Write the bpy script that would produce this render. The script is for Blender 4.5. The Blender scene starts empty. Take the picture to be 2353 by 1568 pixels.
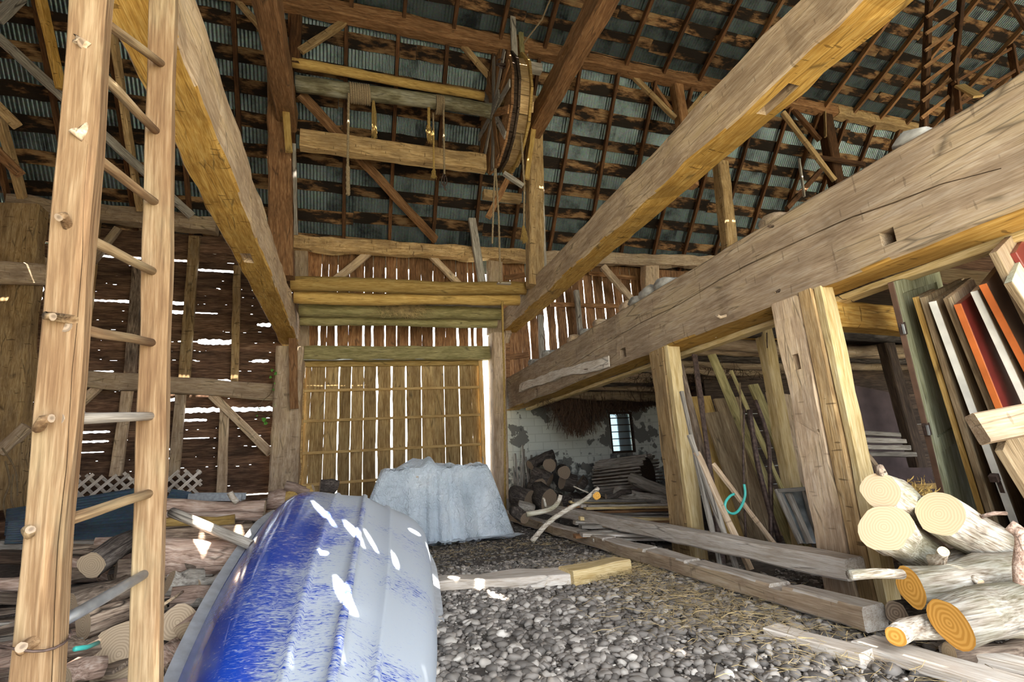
import bpy, bmesh, math, random
import numpy as np
from mathutils import Vector, Matrix, noise
random.seed(7)
SC = bpy.context.scene
COL = SC.collection
# ------------------------------------------------------------------ camera
F_PX, CAM_H = 1150.0, 1.2
yaw, pitch, roll = math.radians(18.21), math.radians(13.63), math.radians(-3.21)
cy, sy, cp, sp = math.cos(yaw), math.sin(yaw), math.cos(pitch), math.sin(pitch)
cf = Vector((sy*cp, cy*cp, sp)); cr = Vector((cy, -sy, 0)); cu = cr.cross(cf)
cr, cu = math.cos(roll)*cr+math.sin(roll)*cu, -math.sin(roll)*cr+math.cos(roll)*cu
CP = Vector((0, 0, CAM_H))
cam = bpy.data.cameras.new('camera'); cam.sensor_width = 36; cam.lens = F_PX*36/2353
cam.clip_start = .05; cam.clip_end = 300
co = bpy.data.objects.new('camera', cam); COL.objects.link(co); SC.camera = co
co.matrix_world = Matrix(((cr.x, cu.x, -cf.x, 0), (cr.y, cu.y, -cf.y, 0), (cr.z, cu.z, -cf.z, CAM_H), (0, 0, 0, 1)))
# ------------------------------------------------------------------ world, sun, exposure
W = bpy.data.worlds.new('world'); SC.world = W; W.use_nodes = True
W.node_tree.nodes['Background'].inputs[0].default_value = (.86, .93, 1.0, 1)
W.node_tree.nodes['Background'].inputs[1].default_value = 3.0
sl = bpy.data.lights.new('sun', 'SUN'); sl.energy = 22; sl.angle = math.radians(.25); sl.color = (1, .95, .86)
so = bpy.data.objects.new('sun', sl); COL.objects.link(so)
SUND = Vector((-.13, 1, -1.43)).normalized()
so.rotation_euler = SUND.to_track_quat('-Z', 'Y').to_euler(); so.location = (0, -8, 12)
SC.view_settings.view_transform = 'Standard'; SC.view_settings.look = 'None'
SC.view_settings.exposure = 1.78; SC.view_settings.gamma = 1; SC.view_settings.use_curve_mapping = False

# ------------------------------------------------------------------ surveying helpers: sight line through an image point, cut by a real plane
def ray(px, py): return cf+cr*((px-1176.5)/F_PX)+cu*((784-py)/F_PX)
def PY(px, py, y): v = ray(px, py); return CP+v*(y/v.y)
def PX(px, py, x): v = ray(px, py); return CP+v*(x/v.x)
def PZ(px, py, z=0): v = ray(px, py); return CP+v*((z-CAM_H)/v.z)
def PT(px, py, t): return CP+ray(px, py)*t
V = Vector
# ------------------------------------------------------------------ materials
def nt(name):
    m = bpy.data.materials.new(name); m.use_nodes = True; t = m.node_tree
    b = t.nodes['Principled BSDF']; return m, t, b
def N(t, ty, **k):
    n = t.nodes.new(ty)
    for a, v in k.items():
        if a[0] == 'i' and a[1:].isdigit(): n.inputs[int(a[1:])].default_value = v
        else: setattr(n, a, v)
    return n
def ramp(t, fac, stops):
    r = N(t, 'ShaderNodeValToRGB'); e = r.color_ramp.elements
    while len(e) < len(stops): e.new(.5)
    for q, (p, c) in zip(e, stops): q.position = p; q.color = (*c, 1) if len(c) == 3 else c
    t.links.new(fac, r.inputs[0]); return r.outputs[0]
def mixc(t, f, a, b, mode='MIX'):
    m = N(t, 'ShaderNodeMix', data_type='RGBA', blend_type=mode)
    for s, v in ((0, f), (6, a), (7, b)):
        if hasattr(v, 'is_output'): t.links.new(v, m.inputs[s])
        else: m.inputs[s].default_value = v if s == 0 else (*v, 1)
    return m.outputs[2]
def coords(t, scale, axis=0, jitter=True):
    """object coordinates, grain along the given axis; scale=(along, across)"""
    tc = N(t, 'ShaderNodeTexCoord'); mp = N(t, 'ShaderNodeMapping')
    s = [scale[1]]*3; s[axis] = scale[0]; mp.inputs['Scale'].default_value = s
    t.links.new(tc.outputs['Object'], mp.inputs[0])
    at = N(t, 'ShaderNodeAttribute', attribute_name='tone')
    oi = N(t, 'ShaderNodeObjectInfo'); ad = N(t, 'ShaderNodeMath', operation='ADD')
    t.links.new(oi.outputs['Random'], ad.inputs[0]); t.links.new(at.outputs['Fac'], ad.inputs[1])
    ml = N(t, 'ShaderNodeMath', operation='MULTIPLY'); ml.inputs[1].default_value = 37.0
    t.links.new(ad.outputs[0], ml.inputs[0]); t.links.new(ml.outputs[0], mp.inputs['Location'])
    return mp.outputs[0], ad.outputs[0]
def wood(name, dark, mid, light, axis=0, adze=0, sr=(.38, .54), stain=.0, stainc=(.012, .008, .006), pale=.0, palec=(.5, .42, .28), crack=.35, bump=.6, rough=.85, vary=.35, along=1.0):
    m, t, b = nt(name); L = t.links.new
    v, rnd = coords(t, (1.3*along, 16), axis)
    n1 = N(t, 'ShaderNodeTexNoise', noise_dimensions='3D'); n1.inputs['Scale'].default_value = 1.6; n1.inputs['Detail'].default_value = 6; n1.inputs['Roughness'].default_value = .6; n1.inputs['Distortion'].default_value = .4
    L(v, n1.inputs[0])
    v2, _ = coords(t, (6, 110), axis)
    n2 = N(t, 'ShaderNodeTexNoise'); n2.inputs['Scale'].default_value = 1; n2.inputs['Detail'].default_value = 3; L(v2, n2.inputs[0])
    ma = N(t, 'ShaderNodeMix', data_type='FLOAT'); ma.inputs[0].default_value = .48; L(n1.outputs['Fac'], ma.inputs[2]); L(n2.outputs['Fac'], ma.inputs[3])
    c = ramp(t, ma.outputs[0], [(.36, dark), (.5, mid), (.63, light)])
    v3, _ = coords(t, (1.1, 3.2), axis)
    n3 = N(t, 'ShaderNodeTexNoise'); n3.inputs['Scale'].default_value = 1.3; n3.inputs['Detail'].default_value = 5; n3.inputs['Roughness'].default_value = .62; L(v3, n3.inputs[0])
    if pale > 0:
        f = ramp(t, n3.outputs['Fac'], [(.5-.0, (0, 0, 0)), (.5+.18, (pale,)*3)]); c = mixc(t, f, c, palec)
    if stain > 0:
        f = ramp(t, n3.outputs['Fac'], [(sr[0], (stain,)*3), (sr[1], (0, 0, 0))]); c = mixc(t, f, c, stainc)
    if crack > 0:
        v4, _ = coords(t, (.9, 9), axis)
        vo = N(t, 'ShaderNodeTexVoronoi', feature='DISTANCE_TO_EDGE'); vo.inputs['Scale'].default_value = 1.0; L(v4, vo.inputs[0])
        f1 = ramp(t, vo.outputs['Distance'], [(.0, (1, 1, 1)), (.045, (0, 0, 0))])
        f2 = ramp(t, n3.outputs['Fac'], [(.5, (0, 0, 0)), (.58, (min(1, crack*1.8),)*3)])
        mm = N(t, 'ShaderNodeMath', operation='MULTIPLY'); L(f1, mm.inputs[0]); L(f2, mm.inputs[1])
        c = mixc(t, mm.outputs[0], c, (.02, .014, .01))
    if adze:
        v5, _ = coords(t, (24, 5.0), axis)
        n5 = N(t, 'ShaderNodeTexNoise'); n5.inputs['Scale'].default_value = 1; n5.inputs['Detail'].default_value = 1; L(v5, n5.inputs[0])
        f5 = ramp(t, n5.outputs['Fac'], [(.69, (0, 0, 0)), (.72, (adze,)*3)]); c = mixc(t, f5, c, tuple(q*.35 for q in dark))
    hs = N(t, 'ShaderNodeHueSaturation'); mr = N(t, 'ShaderNodeMapRange'); mr.inputs[3].default_value = 1-vary; mr.inputs[4].default_value = 1+vary*.7
    fr = N(t, 'ShaderNodeMath', operation='FRACT'); L(rnd, fr.inputs[0]); L(fr.outputs[0], mr.inputs[0]); L(mr.outputs[0], hs.inputs['Value'])
    hs.inputs['Saturation'].default_value = 1.06; L(c, hs.inputs['Color']); L(hs.outputs[0], b.inputs['Base Color'])
    b.inputs['Roughness'].default_value = rough; b.inputs['Specular IOR Level'].default_value = .25
    bp = N(t, 'ShaderNodeBump'); bp.inputs['Strength'].default_value = bump; bp.inputs['Distance'].default_value = .012
    L(ma.outputs[0], bp.inputs['Height']); L(bp.outputs[0], b.inputs['Normal'])
    return m
def plain(name, col, rough=.6, metal=0, nscale=20, var=.25, bump=0, spec=.4):
    m, t, b = nt(name); L = t.links.new
    v, _ = coords(t, (nscale, nscale)); n = N(t, 'ShaderNodeTexNoise'); n.inputs['Scale'].default_value = 1; n.inputs['Detail'].default_value = 4; L(v, n.inputs[0])
    c = ramp(t, n.outputs['Fac'], [(.3, tuple(x*(1-var) for x in col)), (.7, tuple(min(1, x*(1+var)) for x in col))])
    L(c, b.inputs['Base Color']); b.inputs['Roughness'].default_value = rough; b.inputs['Metallic'].default_value = metal; b.inputs['Specular IOR Level'].default_value = spec
    if bump:
        bp = N(t, 'ShaderNodeBump'); bp.inputs['Strength'].default_value = bump; bp.inputs['Distance'].default_value = .02; L(n.outputs['Fac'], bp.inputs['Height']); L(bp.outputs[0], b.inputs['Normal'])
    return m
M = {}
M['tim'] = wood('hewn_timber', (.26, .16, .075), (.45, .3, .15), (.6, .44, .26), stain=.45, stainc=(.10, .06, .035), adze=.7)
M['timgrey'] = wood('dusty_hewn_timber', (.33, .23, .15), (.52, .385, .265), (.66, .53, .40), stain=.4, stainc=(.17, .11, .07), adze=.4, pale=.4, palec=(.62, .47, .27))
M['gold'] = wood('golden_timber_soffit_light', (.33, .17, .045), (.56, .33, .1), (.70, .47, .18), adze=.7, stain=.45, stainc=(.22, .12, .03), vary=.2)  # on the great beams' undersides this gold stands in for warm bounce light
M['red'] = wood('reddish_timber', (.14, .065, .03), (.28, .145, .07), (.41, .24, .13), stain=.3, stainc=(.03, .017, .01))
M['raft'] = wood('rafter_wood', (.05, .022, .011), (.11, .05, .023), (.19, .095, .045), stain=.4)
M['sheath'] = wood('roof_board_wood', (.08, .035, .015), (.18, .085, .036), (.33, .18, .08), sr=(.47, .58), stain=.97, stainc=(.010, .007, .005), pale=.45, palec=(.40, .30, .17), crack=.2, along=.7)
M['side'] = wood('dark_siding_wood', (.06, .033, .023), (.15, .082, .052), (.28, .18, .12), stain=.55, stainc=(.012, .008, .007), pale=.2, palec=(.25, .17, .11))
M['door'] = wood('door_board_wood', (.2, .12, .05), (.38, .25, .115), (.54, .4, .21), axis=2, stain=.3, stainc=(.07, .035, .018), pale=.3, palec=(.4, .3, .15))
M['wallv'] = wood('upright_wall_board_wood', (.12, .055, .027), (.27, .14, .07), (.4, .24, .13), axis=2, stain=.45, stainc=(.03, .018, .012))
M['batten'] = wood('batten_wood', (.42, .26, .11), (.6, .4, .18), (.72, .52, .26), crack=0)
M['grey'] = wood('grey_weathered_wood', (.16, .14, .12), (.3, .265, .225), (.46, .42, .37), crack=.5)
M['honey'] = wood('honey_wood', (.3, .18, .06), (.46, .3, .11), (.6, .42, .18), crack=.3)
M['drum'] = wood('drum_log_wood', (.1, .085, .05), (.2, .17, .1), (.32, .29, .2), stain=.5, stainc=(.03, .025, .015), pale=.5, palec=(.5, .48, .4))
M['pale'] = wood('pale_dusty_wood', (.44, .36, .28), (.64, .56, .48), (.78, .73, .66), stain=.2, stainc=(.2, .14, .09))
M['lad'] = wood('ladder_wood', (.115, .068, .037), (.21, .135, .075), (.31, .22, .135), stain=.35, stainc=(.17, .09, .045), pale=.4, palec=(.36, .3, .18), vary=.08, crack=.15)
M['lumber'] = wood('fresh_sawn_lumber', (.42, .29, .12), (.62, .47, .25), (.76, .62, .38), crack=.1, vary=.15)
M['greenwood'] = wood('algae_tinted_wood', (.17, .14, .06), (.31, .26, .125), (.45, .38, .2), stain=.4, stainc=(.1, .09, .03))
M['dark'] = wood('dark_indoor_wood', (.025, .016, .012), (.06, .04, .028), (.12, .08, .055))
M['bark'] = wood('bark', (.08, .055, .04), (.24, .175, .13), (.42, .33, .25), stain=.4, bump=1.0, crack=.6, along=2.5)
M['barkpale'] = wood('pale_cedar_bark', (.18, .13, .09), (.46, .4, .33), (.7, .66, .58), stain=.45, stainc=(.14, .15, .07), bump=1.0, crack=.4, along=2.5)
M['barkpink'] = wood('pinkish_bark', (.18, .115, .085), (.4, .28, .22), (.58, .46, .38), stain=.3, bump=.9, crack=.4, along=2)
M['barkdark'] = wood('dark_bark', (.02, .017, .015), (.075, .06, .052), (.17, .145, .125), stain=.4, bump=1, crack=.6, along=2.5)
M['slab'] = wood('bark_slab', (.06, .045, .035), (.2, .15, .115), (.4, .32, .25), bump=.8, stain=.3)
def endgrain(name, c1, c2, rs=17):
    m, t, b = nt(name); L = t.links.new
    tc = N(t, 'ShaderNodeTexCoord'); mp = N(t, 'ShaderNodeMapping'); mp.inputs['Scale'].default_value = (.01, 1, 1); L(tc.outputs['Object'], mp.inputs[0])
    w = N(t, 'ShaderNodeTexWave', wave_type='RINGS', rings_direction='SPHERICAL'); w.inputs['Scale'].default_value = rs; w.inputs['Distortion'].default_value = 5; w.inputs['Detail'].default_value = 2; w.inputs['Detail Scale'].default_value = .6; L(mp.outputs[0], w.inputs[0])
    c = ramp(t, w.outputs['Fac'], [(.2, c1), (.8, c2)]); L(c, b.inputs['Base Color']); b.inputs['Roughness'].default_value = .8; return m
M['end'] = endgrain('cut_log_end', (.58, .42, .255), (.65, .49, .31), 21)
M['endtan'] = endgrain('dull_log_end', (.33, .24, .155), (.44, .33, .22), 21)
M['endorange'] = endgrain('orange_log_heartwood', (.68, .31, .04), (.85, .45, .09), 13)
M['endgrey'] = endgrain('old_log_end', (.17, .12, .08), (.3, .22, .15))
M['rope'] = plain('rope_fibre', (.3, .22, .13), .9, nscale=90, var=.5, bump=.6)
M['ropeyel'] = plain('yellow_rope_fibre', (.42, .27, .08), .9, nscale=90, var=.4, bump=.6)
M['iron'] = plain('rusty_iron', (.09, .06, .05), .6, .6, 30, .5)
M['steel'] = plain('galvanised_steel', (.35, .36, .37), .45, .8, 25, .2)
M['hay'] = plain('dry_hay', (.42, .31, .15), .95, nscale=8, var=.5)
M['roots'] = plain('hanging_dark_hay', (.075, .042, .025), .95, nscale=8, var=.5)
M['hose'] = plain('turquoise_hose', (.07, .5, .43), .35, nscale=5, var=.05)
M['leaf'] = plain('leaf_green', (.12, .36, .05), .5, nscale=30, var=.3)
M['stem'] = plain('dry_stem', (.16, .11, .06), .9)
M['porc'] = plain('porcelain', (.6, .5, .33), .3, nscale=30, var=.2)
M['stone'] = plain('field_stone', (.33, .31, .28), .9, nscale=12, var=.4, bump=.5)
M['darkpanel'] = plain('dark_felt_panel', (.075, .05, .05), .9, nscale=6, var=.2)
M['redpaint'] = plain('red_gloss_paint', (.17, .025, .02), .3, nscale=5, var=.25, spec=.6)
M['orangepaint'] = plain('orange_varnish', (.5, .13, .03), .35, nscale=5, var=.25)
M['whitepaint'] = plain('old_white_paint', (.72, .7, .64), .6, nscale=9, var=.12)
M['brownpaint'] = plain('brown_varnish', (.1, .055, .035), .45, nscale=6, var=.35)
M['greenpaint'] = wood('faded_green_paint', (.13, .13, .075), (.25, .25, .16), (.36, .37, .28), stain=.3, stainc=(.1, .08, .04), vary=.1)
M['tanpaint'] = wood('dusty_tan_wood', (.13, .09, .05), (.23, .165, .1), (.33, .26, .17), vary=.2)
M['lightgreen'] = wood('pale_green_paint', (.36, .36, .25), (.5, .5, .38), (.6, .62, .5), vary=.1)
def metal_sheet(name, base, dark, rough=.42, metal=.75):
    m, t, b = nt(name); L = t.links.new
    v, _ = coords(t, (1, 1)); n = N(t, 'ShaderNodeTexNoise'); n.inputs['Scale'].default_value = 1.1; n.inputs['Detail'].default_value = 8; n.inputs['Roughness'].default_value = .7; L(v, n.inputs[0])
    v2, _ = coords(t, (35, 35)); n2 = N(t, 'ShaderNodeTexVoronoi'); n2.inputs['Scale'].default_value = 1; L(v2, n2.inputs[0])
    c = ramp(t, n.outputs['Fac'], [(.36, dark), (.5, base), (.7, tuple(min(1, x*1.35) for x in base))])
    c = mixc(t, .18, c, n2.outputs['Color'], 'SOFT_LIGHT')
    L(c, b.inputs['Base Color']); b.inputs['Roughness'].default_value = rough; b.inputs['Metallic'].default_value = metal; return m
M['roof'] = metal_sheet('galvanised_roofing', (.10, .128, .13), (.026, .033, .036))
M['bluesheet'] = metal_sheet('dark_blue_sheeting', (.055, .09, .125), (.03, .035, .045), .4, .3)
def masonry():
    m, t, b = nt('whitewashed_block'); L = t.links.new
    tc = N(t, 'ShaderNodeTexCoord')
    n = N(t, 'ShaderNodeTexNoise'); n.inputs['Scale'].default_value = 1.7; n.inputs['Detail'].default_value = 7; n.inputs['Roughness'].default_value = .55; L(tc.outputs['Object'], n.inputs[0])
    fl = ramp(t, n.outputs['Fac'], [(.545, (0, 0, 0)), (.555, (1, 1, 1))])
    mp = N(t, 'ShaderNodeMapping'); mp.inputs['Rotation'].default_value = (math.radians(90), 0, 0); L(tc.outputs['Object'], mp.inputs[0])
    br = N(t, 'ShaderNodeTexBrick'); br.inputs['Scale'].default_value = 1; br.inputs['Brick Width'].default_value = .42; br.inputs['Row Height'].default_value = .21; br.inputs['Mortar Size'].default_value = .012
    br.inputs['Color1'].default_value = (.62, .64, .58, 1); br.inputs['Color2'].default_value = (.56, .58, .53, 1); br.inputs['Mortar'].default_value = (.48, .5, .45, 1); L(mp.outputs[0], br.inputs[0])
    c = mixc(t, fl, br.outputs['Color'], (.17, .17, .155))
    n2 = N(t, 'ShaderNodeTexNoise'); n2.inputs['Scale'].default_value = 6; n2.inputs['Detail'].default_value = 10; L(tc.outputs['Object'], n2.inputs[0])
    sx = N(t, 'ShaderNodeSeparateXYZ'); L(tc.outputs['Object'], sx.inputs[0])
    # rising-damp mould has its own height line on the wall
    h = N(t, 'ShaderNodeMapRange'); h.inputs[1].default_value = 1.5; h.inputs[2].default_value = .7; h.inputs[3].default_value = -.18; h.inputs[4].default_value = .06; L(sx.outputs[2], h.inputs[0])
    a = N(t, 'ShaderNodeMath', operation='ADD'); L(n2.outputs['Fac'], a.inputs[0]); L(h.outputs[0], a.inputs[1])
    f = ramp(t, a.outputs[0], [(.45, (0, 0, 0)), (.56, (.85, .85, .85))]); c = mixc(t, f, c, (.06, .065, .065))
    L(c, b.inputs['Base Color']); b.inputs['Roughness'].default_value = .9
    bp = N(t, 'ShaderNodeBump'); bp.inputs['Strength'].default_value = .5; bp.inputs['Distance'].default_value = -.02; L(fl, bp.inputs['Height']); L(bp.outputs[0], b.inputs['Normal'])
    return m
M['wall'] = masonry()
def dirt():
    m, t, b = nt('earth_floor'); L = t.links.new
    tc = N(t, 'ShaderNodeTexCoord'); n = N(t, 'ShaderNodeTexNoise'); n.inputs['Scale'].default_value = 9; n.inputs['Detail'].default_value = 12; n.inputs['Roughness'].default_value = .7; L(tc.outputs['Object'], n.inputs[0])
    c = ramp(t, n.outputs['Fac'], [(.35, (.035, .028, .024)), (.55, (.1, .083, .07)), (.72, (.2, .165, .13))]); L(c, b.inputs['Base Color']); b.inputs['Roughness'].default_value = .95
    bp = N(t, 'ShaderNodeBump'); bp.inputs['Distance'].default_value = .03; bp.inputs['Strength'].default_value = .9; L(n.outputs['Fac'], bp.inputs['Height']); L(bp.outputs[0], b.inputs['Normal']); return m
M['dirt'] = dirt()
M['yard'] = plain('yard_gravel_and_grass', (.34, .33, .25), .95, nscale=3, var=.3)
def pebblem():
    m, t, b = nt('pebbles'); L = t.links.new
    at = N(t, 'ShaderNodeAttribute', attribute_name='tone')
    c = ramp(t, at.outputs['Fac'], [(0, (.11, .095, .082)), (.6, (.24, .208, .18)), (.9, (.4, .355, .31)), (1, (.55, .5, .44))]); L(c, b.inputs['Base Color']); b.inputs['Roughness'].default_value = .75; return m
M['peb'] = pebblem()
def boatm():
    m, t, b = nt('blue_fibreglass'); L = t.links.new
    tc = N(t, 'ShaderNodeTexCoord')
    mp = N(t, 'ShaderNodeMapping'); mp.inputs['Scale'].default_value = (17, 75, 40); mp.inputs['Rotation'].default_value = (0, 0, .5); L(tc.outputs['Object'], mp.inputs[0])
    n = N(t, 'ShaderNodeTexNoise'); n.inputs['Scale'].default_value = 1; n.inputs['Detail'].default_value = 6; n.inputs['Roughness'].default_value = .65; n.inputs['Distortion'].default_value = 1.2; L(mp.outputs[0], n.inputs[0])
    n3 = N(t, 'ShaderNodeTexNoise'); n3.inputs['Scale'].default_value = 1.6; n3.inputs['Detail'].default_value = 4; L(tc.outputs['Object'], n3.inputs[0])
    # dust settles on upward-lying panels: attribute 'dust' was set per vertex from the hull's own shape
    at = N(t, 'ShaderNodeAttribute', attribute_name='dust')
    nm = N(t, 'ShaderNodeMapRange', clamp=False); nm.inputs[3].default_value = -.15; nm.inputs[4].default_value = 1.15; L(n.outputs['Fac'], nm.inputs[0])
    a = N(t, 'ShaderNodeMath', operation='ADD'); L(nm.outputs[0], a.inputs[0]); L(at.outputs['Fac'], a.inputs[1])
    s = N(t, 'ShaderNodeMath', operation='MULTIPLY_ADD'); L(n3.outputs['Fac'], s.inputs[0]); s.inputs[1].default_value = .8; L(a.outputs[0], s.inputs[2])
    f = ramp(t, s.outputs[0], [(.80, (0, 0, 0)), (.98, (.55, .55, .55)), (1.2, (.95, .95, .95))])
    c = mixc(t, f, (.012, .06, .42), (.46, .5, .54)); L(c, b.inputs['Base Color'])
    r = ramp(t, f, [(0, (.13,)*3), (1, (.6,)*3)]); L(r, b.inputs['Roughness']); return m
M['boat'] = boatm()
M['alu'] = plain('dull_aluminium', (.55, .57, .6), .45, .4, nscale=15, var=.15)
def tarpm():
    m, t, b = nt('translucent_plastic_sheet'); L = t.links.new
    tc = N(t, 'ShaderNodeTexCoord'); n = N(t, 'ShaderNodeTexNoise'); n.inputs['Scale'].default_value = 14; n.inputs['Detail'].default_value = 8; n.inputs['Distortion'].default_value = 1.5; L(tc.outputs['Object'], n.inputs[0])
    n2 = N(t, 'ShaderNodeTexNoise'); n2.inputs['Scale'].default_value = 2; n2.inputs['Detail'].default_value = 5; L(tc.outputs['Object'], n2.inputs[0])
    c = ramp(t, n2.outputs['Fac'], [(.3, (.5, .58, .66)), (.55, (.66, .73, .8)), (.75, (.82, .86, .9))]); L(c, b.inputs['Base Color'])
    b.inputs['Roughness'].default_value = .33; b.inputs['Transmission Weight'].default_value = .12; b.inputs['Specular IOR Level'].default_value = .6
    bp = N(t, 'ShaderNodeBump'); bp.inputs['Distance'].default_value = .06; bp.inputs['Strength'].default_value = .9; L(n.outputs['Fac'], bp.inputs['Height']); L(bp.outputs[0], b.inputs['Normal']); return m
M['tarp'] = tarpm()
def glassm():
    m, t, b = nt('dusty_glass'); b.inputs['Base Color'].default_value = (.3, .4, .45, 1); b.inputs['Roughness'].default_value = .45; b.inputs['Transmission Weight'].default_value = .6; b.inputs['Alpha'].default_value = 1; return m
M['glass'] = glassm()
M['windust'] = plain('grimy_window_glass', (.2, .22, .22), .4, nscale=6, var=.5)

# ------------------------------------------------------------------ object helpers
WM = {}
def finish(name, me, mats, matrix, parent=None, smooth=False):
    for m in (mats if isinstance(mats, (list, tuple)) else [mats]): me.materials.append(M[m])
    o = bpy.data.objects.new(name, me); COL.objects.link(o)
    if smooth:
        me.polygons.foreach_set('use_smooth', [True]*len(me.polygons))
    place(o, matrix, parent); return o
def place(o, matrix, parent=None):
    WM[o] = matrix
    if parent is not None:
        o.parent = parent; o.matrix_parent_inverse = Matrix.Identity(4); o.matrix_basis = WM[parent].inverted() @ matrix
    else: o.matrix_basis = matrix
def tag(o, label=None, cat=None, group=None, kind=None):
    if label: o['label'] = label
    if cat: o['category'] = cat
    if group: o['group'] = group
    if kind: o['kind'] = kind
    return o
def empty(name, loc, label, cat, group=None, kind=None):
    o = bpy.data.objects.new(name, None); COL.objects.link(o); o.empty_display_size = .1
    place(o, Matrix.Translation(V(loc))); return tag(o, label, cat, group, kind)
def frame(A, B, up=None):
    x = (B-A).normalized(); u = V(up) if up is not None else V((0, 0, 1))
    if abs(x.dot(u)) > .95: u = V((0, 1, 0)) if abs(x.y) < .9 else V((1, 0, 0))
    y = u.cross(x).normalized(); z = x.cross(y)
    return Matrix(((x.x, y.x, z.x, A.x), (x.y, y.y, z.y, A.y), (x.z, y.z, z.z, A.z), (0, 0, 0, 1)))
SEED = [0]
def timber(name, A, B, w, h, mat, label=None, cat='beam', group=None, up=None, rough=.006, bev=.1, parent=None, kind=None, seg=None, taper=1.0, sag=0, mats2=None, cuts=None):
    """one piece of wood from A to B; w across, h along 'up'; wavy hewn faces. mats2: (material, faces) for a face that is of another look"""
    A, B = V(A), V(B); Lh = (B-A).length; seg = seg or max(2, min(40, int(Lh/.18))); SEED[0] += 1; s = SEED[0]*7.13
    prof = []; bx = min(w, h)*bev
    for (sy_, sz_) in ((-1, -1), (1, -1), (1, 1), (-1, 1)):
        p = (sy_*w/2, sz_*h/2)
        a = (p[0]-sy_*bx, p[1]); b = (p[0], p[1]-sz_*bx)
        prof += ([b, a] if sy_*sz_ > 0 else [a, b])
    vs, fs, mi = [], [], []
    n = len(prof)
    for i in range(seg+1):
        x = Lh*i/seg; k = 1+(taper-1)*i/seg
        for (py_, pz_) in prof:
            q = V((x*2.2+s, py_*4+s, pz_*4)); d = noise.noise(q)*rough*2.2+noise.noise(q*4)*rough
            d2 = noise.noise(q+V((9, 3, 1)))*rough*2.2
            vs.append((x, py_*k+(d if py_ > 0 else -d), pz_*k+(d2 if pz_ > 0 else -d2)+sag*4*(i/seg)*(1-i/seg)))
    for i in range(seg):
        for j in range(n):
            a, b = i*n+j, i*n+(j+1) % n; fs.append((a, a+n, b+n, b)); mi.append(j)
    fs.append(tuple(range(n))); mi.append(-1); fs.append(tuple(seg*n+j for j in reversed(range(n)))); mi.append(-1)
    me = bpy.data.meshes.new(name); me.from_pydata(vs, [], fs)
    bm = bmesh.new(); bm.from_mesh(me); bmesh.ops.recalc_face_normals(bm, faces=bm.faces)
    if mats2:
        for f in bm.faces:
            nn = f.normal
            for (ax, sg) in mats2[1]:
                if nn[ax]*sg > .75: f.material_index = 1
    bm.to_mesh(me); bm.free()
    o = finish(name, me, [mat]+([mats2[0]] if mats2 else []), frame(A, B, up), parent)
    if cuts:
        for c in cuts: cut(o, *c)
    if parent is None: tag(o, label, cat if kind != 'structure' else None, group, kind)
    elif label: o['label'] = label
    return o
def cut(o, centre, size, M2=None):
    """chop a real pocket out of a timber (world centre, world-aligned size); the chisel block is thrown away"""
    bm = bmesh.new(); bmesh.ops.create_cube(bm, size=1); me = bpy.data.meshes.new('chisel'); 
    R_ = (M2 or Matrix.Identity(4))
    bm.transform(Matrix.Translation(V(centre)) @ R_ @ Matrix.Diagonal((*size, 1))); bm.to_mesh(me); bm.free()
    t = bpy.data.objects.new('chisel', me); COL.objects.link(t)
    md = o.modifiers.new('cut', 'BOOLEAN'); md.object = t; md.operation = 'DIFFERENCE'; md.solver = 'EXACT'
    dg = bpy.context.evaluated_depsgraph_get(); dg.update()
    new = bpy.data.meshes.new_from_object(o.evaluated_get(dg)); o.modifiers.clear(); o.data = new
    bpy.data.objects.remove(t); bpy.data.meshes.remove(me)
def tube_mesh(pts, rads, n=10, wob=0., cap=True, seed=0, twist=0, squash=1.0):
    vs, fs, ends = [], [], []
    m = len(pts); prev = None
    for i, p in enumerate(pts):
        d = (pts[min(i+1, m-1)]-pts[max(i-1, 0)]).normalized()
        if prev is None:
            u = V((0, 0, 1)) if abs(d.z) < .9 else V((0, 1, 0)); y = u.cross(d).normalized()
        else: y = (prev-d*prev.dot(d)).normalized()
        prev = y; z = d.cross(y)
        for j in range(n):
            a = 2*math.pi*j/n; r = rads[i]
            r *= 1+wob*noise.noise(V((p.x*3+seed, math.cos(a)*1.3+p.y*3, math.sin(a)*1.3+p.z*3)))
            if twist: r *= 1+.22*math.cos(3*(a+twist*i))
            vs.append(p+y*(math.cos(a)*r)+z*(math.sin(a)*r*squash))
    for i in range(m-1):
        for j in range(n):
            a, b = i*n+j, i*n+(j+1) % n; fs.append((a, b, b+n, a+n))
    k = len(fs)
    if cap: fs.append(tuple(reversed(range(n)))); fs.append(tuple((m-1)*n+j for j in range(n)))
    return vs, fs, k
def log(name, A, B, r0, r1, mat, label=None, cat='log', group=None, endmat='end', parent=None, wob=.18, n=14, bend=.02, kind=None, squash=1.0, flare=None, seg=None):
    A, B = V(A), V(B); Lh = (B-A).length; seg = seg or max(3, min(30, int(Lh/.15))); SEED[0] += 1; s = SEED[0]*3.7
    pts, rr = [], []
    for i in range(seg+1):
        f = i/seg; pts.append(V((f*Lh, noise.noise(V((s, f*2, 0)))*bend*4*f*(1-f)*4, noise.noise(V((s, f*2, 5)))*bend*4*f*(1-f)*4)))
        r = r0+(r1-r0)*f
        if flare and f > flare[0]: r *= 1+flare[1]*((f-flare[0])/(1-flare[0]))**2
        rr.append(r)
    vs, fs, k = tube_mesh(pts, rr, n, wob, True, s, squash=squash)
    me = bpy.data.meshes.new(name); me.from_pydata(vs, [], fs)
    o = finish(name, me, [mat, endmat], frame(A, B), parent)
    for i, p in enumerate(me.polygons): p.use_smooth = i < k; p.material_index = 0 if i < k else 1
    if parent is None: tag(o, label, cat if kind != 'structure' else None, group, kind)
    elif label: o['label'] = label
    return o
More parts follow.
